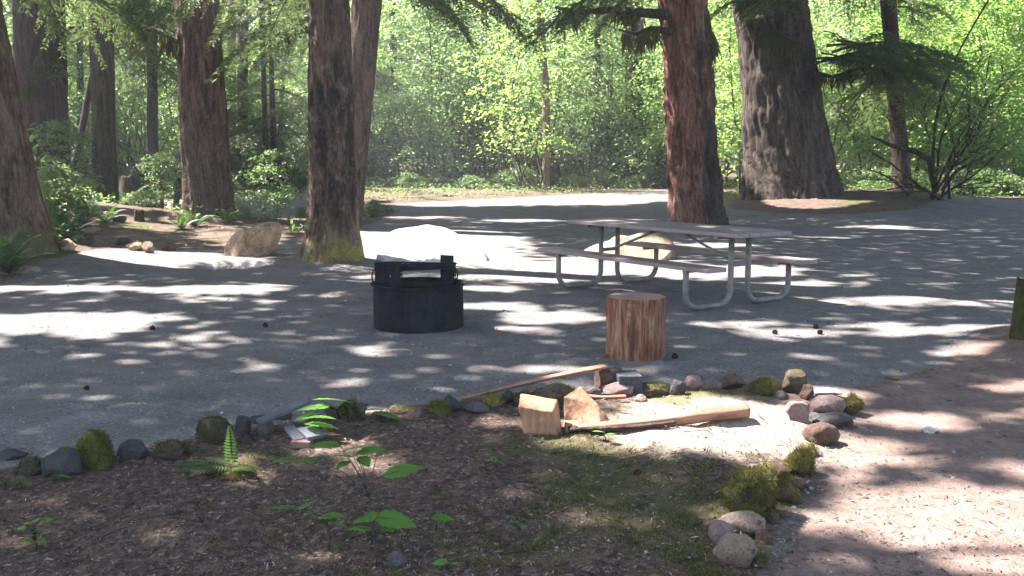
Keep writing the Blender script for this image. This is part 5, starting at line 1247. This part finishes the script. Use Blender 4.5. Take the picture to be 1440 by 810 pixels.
# ------------------------------------------------------------------ litter: twigs, needles, chips, gravel, tufts
def scatter_px(n, x0, x1, y0, y1, rs, cond=None):
    px = rs.uniform(x0, x1, n); py = rs.uniform(y0, y1, n)
    a = (px - 720) / F; b_ = (405 - py) / F; dy = CP + b_ * SP; dz = -SP + b_ * CP; t_ = -CH / dz
    X, Y = a * t_, dy * t_
    if cond is not None: k = cond(X, Y, px, py); X, Y = X[k], Y[k]
    return X, Y
def litter():
    rs = np.random.RandomState(9)
    inbed = lambda X, Y, px, py: (sdist(X, Y, BED) > -.02)
    X, Y = scatter_px(30000, -150, 1300, 540, 900, rs, inbed); n = len(X)
    Z = height(X, Y); ang = rs.uniform(0, PI * 2, n); T = np.stack([np.cos(ang), np.sin(ang), rs.normal(size=n) * .18], -1)
    ln = .012 + .035 * rs.rand(n) ** 2.2; wd = ln * .10 + .0012
    P = np.stack([X, Y, Z + .003 + .004 * rs.rand(n)], -1)
    cols = np.array([(.18, .125, .10), (.06, .042, .034), (.30, .24, .20), (.09, .06, .045), (.22, .13, .09), (.33, .28, .24)])[rs.choice(6, n, p=[.27, .30, .13, .18, .08, .04])] * (.7 + .6 * rs.rand(n))[:, None]
    V, Q = leaves_np(P, T, np.array([0, 0, 1.]) + rs.normal(size=(n, 3)) * .3, ln, wd, .3)
    o = link('needle_litter', mesh_np('needle_litter', V, Q, M['vc'], cols=np.repeat(cols, 4, 0))); tag(o, 'brown needles and small debris covering the soil bed', 'litter', kind='stuff')
    notbed = lambda X, Y, px, py: (sdist(X, Y, BED) < .0) & (fbm(np.stack([X, Y], -1) * .9, 3, 51) > rs.uniform(-.6, .5, len(X)))
    X, Y = scatter_px(16000, -60, 1500, 385, 880, rs, notbed); n = len(X); Z = height(X, Y); ang = rs.uniform(0, PI * 2, n); T = np.stack([np.cos(ang), np.sin(ang), rs.normal(size=n) * .1], -1)
    ln = (.012 + .04 * rs.rand(n) ** 2.5) * (1 + .03 * Y); cols = np.array([(.14, .10, .08), (.05, .04, .035), (.30, .25, .21), (.20, .13, .09)])[rs.choice(4, n, p=[.4, .3, .12, .18])] * (.7 + .6 * rs.rand(n))[:, None]
    V, Q = leaves_np(np.stack([X, Y, Z + .004], -1), T, np.array([0, 0, 1.]) + rs.normal(size=(n, 3)) * .3, ln, ln * .14 + .001 * (1 + .1 * Y), .3)
    o = link('gravel_litter', mesh_np('gravel_litter', V, Q, M['vc'], cols=np.repeat(cols, 4, 0))); tag(o, 'sparse needles and twigs strewn over the gravel and the dirt path', 'litter', kind='stuff')
    onisle = lambda X, Y, px, py: (sdist(X, Y, ISLE) > -.2) | (sdist(X, Y, BACK) > -.2)
    X, Y = scatter_px(16000, -60, 1500, 272, 420, rs, onisle); n = len(X); Z = height(X, Y); ang = rs.uniform(0, PI * 2, n); T = np.stack([np.cos(ang), np.sin(ang), rs.normal(size=n) * .3], -1); ln = .04 + .10 * rs.rand(n) ** 2
    cols = np.array([(.20, .14, .10), (.06, .045, .035), (.30, .24, .19), (.22, .12, .08), (.10, .11, .04)])[rs.choice(5, n)] * (.7 + .6 * rs.rand(n))[:, None]
    V, Q = leaves_np(np.stack([X, Y, Z + .01], -1), T, np.array([0, 0, 1.]) + rs.normal(size=(n, 3)) * .4, ln, ln * .22, .3)
    o = link('forest_litter', mesh_np('forest_litter', V, Q, M['vc'], cols=np.repeat(cols, 4, 0))); tag(o, 'dead twigs and leaves on the forest floor round the trunks', 'litter', kind='stuff')
    # bark chips and dead leaves
    X, Y = scatter_px(5200, -150, 1300, 540, 900, rs, inbed); n = len(X); Z = height(X, Y)
    cols = np.array([(.14, .09, .07), (.24, .16, .12), (.08, .055, .045), (.33, .26, .21), (.28, .13, .09)])[rs.choice(5, n, p=[.35, .25, .25, .09, .06])] * (.7 + .6 * rs.rand(n))[:, None]
    s = .005 + .013 * rs.rand(n) ** 3; V, Q = leaves_np(np.stack([X, Y, Z + .004 + .004 * rs.rand(n)], -1), rdir(n, .2), np.array([0, 0, 1.]) + rs.normal(size=(n, 3)) * .5, s * 1.3, s, .3)
    o = link('bark_chips', mesh_np('bark_chips', V, Q, M['vc'], cols=np.repeat(cols, 4, 0))); tag(o, 'flakes of bark and dead leaves on the soil bed', 'litter', kind='stuff')
    # twigs
    mb = MB(); rr = random.Random(4)
    X, Y = scatter_px(230, -50, 1150, 590, 850, rs, inbed); Z = height(X, Y)
    for x, y, z in zip(X, Y, Z):
        a = rr.uniform(0, PI); l = rr.uniform(.04, .16); r = rr.uniform(.0012, .003); d = Vector((math.cos(a), math.sin(a), 0)) * l / 2; c = Vector((x, y, z + .008)); m = c + Vector((rr.gauss(0, .006), rr.gauss(0, .006), .004))
        mb.tube([c - d, m, c + d + Vector((0, 0, rr.uniform(-.003, .012)))], [r, r * .9, r * .5], 5)
    o = mb.build('fallen_twigs', M['b_twig'], None, True); tag(o, 'thin fallen twigs strewn over the soil bed', 'twigs', kind='stuff')
    # green moss blades on the bed
    X, Y = scatter_px(90000, 250, 1150, 545, 860, rs, inbed); P2 = np.stack([X, Y], -1)
    k = (mossmask(X, Y) + .9 * fbm(P2 * 6, 4, 44) + .8 * fbm(P2 * 17, 3, 45)) > .72; X, Y = X[k], Y[k]; n = len(X); Z = height(X, Y)
    s = .008 + .012 * rs.rand(n); T = np.array([0, 0, 1.]) + rs.normal(size=(n, 3)) * .6
    cols = np.array((.05, .06, .018)) + (np.array((.21, .21, .06)) - np.array((.05, .06, .018))) * rs.rand(n)[:, None]
    V, Q = leaves_np(np.stack([X, Y, Z], -1), T, rdir(n), s, s * .3, .1)
    o = link('ground_moss', mesh_np('ground_moss', V, Q, M['vcl'], cols=np.repeat(cols, 4, 0))); tag(o, 'patches of short green moss on the soil bed', 'moss', kind='stuff')
    # gravel stones
    def ok(X, Y, px, py): return (sdist(X, Y, BED) < .05) & (sdist(X, Y, ISLE) < .2) & ((sdist(X, Y, PATH) < .1) | (rs.rand(len(X)) < .25))
    X, Y = scatter_px(13000, -60, 1500, 372, 880, rs, ok); n = len(X); Z = height(X, Y); s = (.0025 + .008 * rs.rand(n) ** 4.0) * (1 + .06 * Y)
    o8 = np.array([(1, 0, 0), (0, 1, 0), (-1, 0, 0), (0, -1, 0), (0, 0, .7), (0, 0, -.4)], float); f8 = np.array([(0, 1, 4), (1, 2, 4), (2, 3, 4), (3, 0, 4)])
    a = rs.uniform(0, 6.28, n); ca, sa = np.cos(a), np.sin(a)
    j = o8[None] * (1 + .35 * rs.normal(size=(n, 6, 1))); VX = j[..., 0] * ca[:, None] - j[..., 1] * sa[:, None]; VY = j[..., 0] * sa[:, None] + j[..., 1] * ca[:, None]
    V = np.stack([VX * s[:, None] + X[:, None], VY * s[:, None] + Y[:, None], j[..., 2] * s[:, None] + Z[:, None]], -1).reshape(-1, 3)
    Q = (f8[None] + 6 * np.arange(n)[:, None, None]).reshape(-1, 3); g = .09 + .16 * rs.rand(n) ** 1.3; g = np.where(rs.rand(n) > .985, .45, g)
    cols = np.stack([g * 1.0, g, g * 1.0], -1)
    o = link('loose_gravel', mesh_np('loose_gravel', V, Q, M['vc'], cols=np.repeat(cols, 6, 0))); tag(o, 'small loose stones scattered over the gravel and dirt', 'gravel', kind='stuff')
litter()

# ------------------------------------------------------------------ air between the trees
HZ = 0.0013
mb = MB(); mb.box((0, 60, 18), (700, 480, 60)); 
m, nt_, out = newmat('haze'); pv = nt_.nodes.new('ShaderNodeVolumePrincipled'); pv.inputs['Color'].default_value = (.92, .96, 1, 1); pv.inputs['Density'].default_value = HZ; pv.inputs['Anisotropy'].default_value = .2
L(nt_, pv.outputs[0], out.inputs['Volume'])
hzo = mb.build('haze', m); hzo['kind'] = 'stuff'; hzo['label'] = 'thin bright air between the trees'
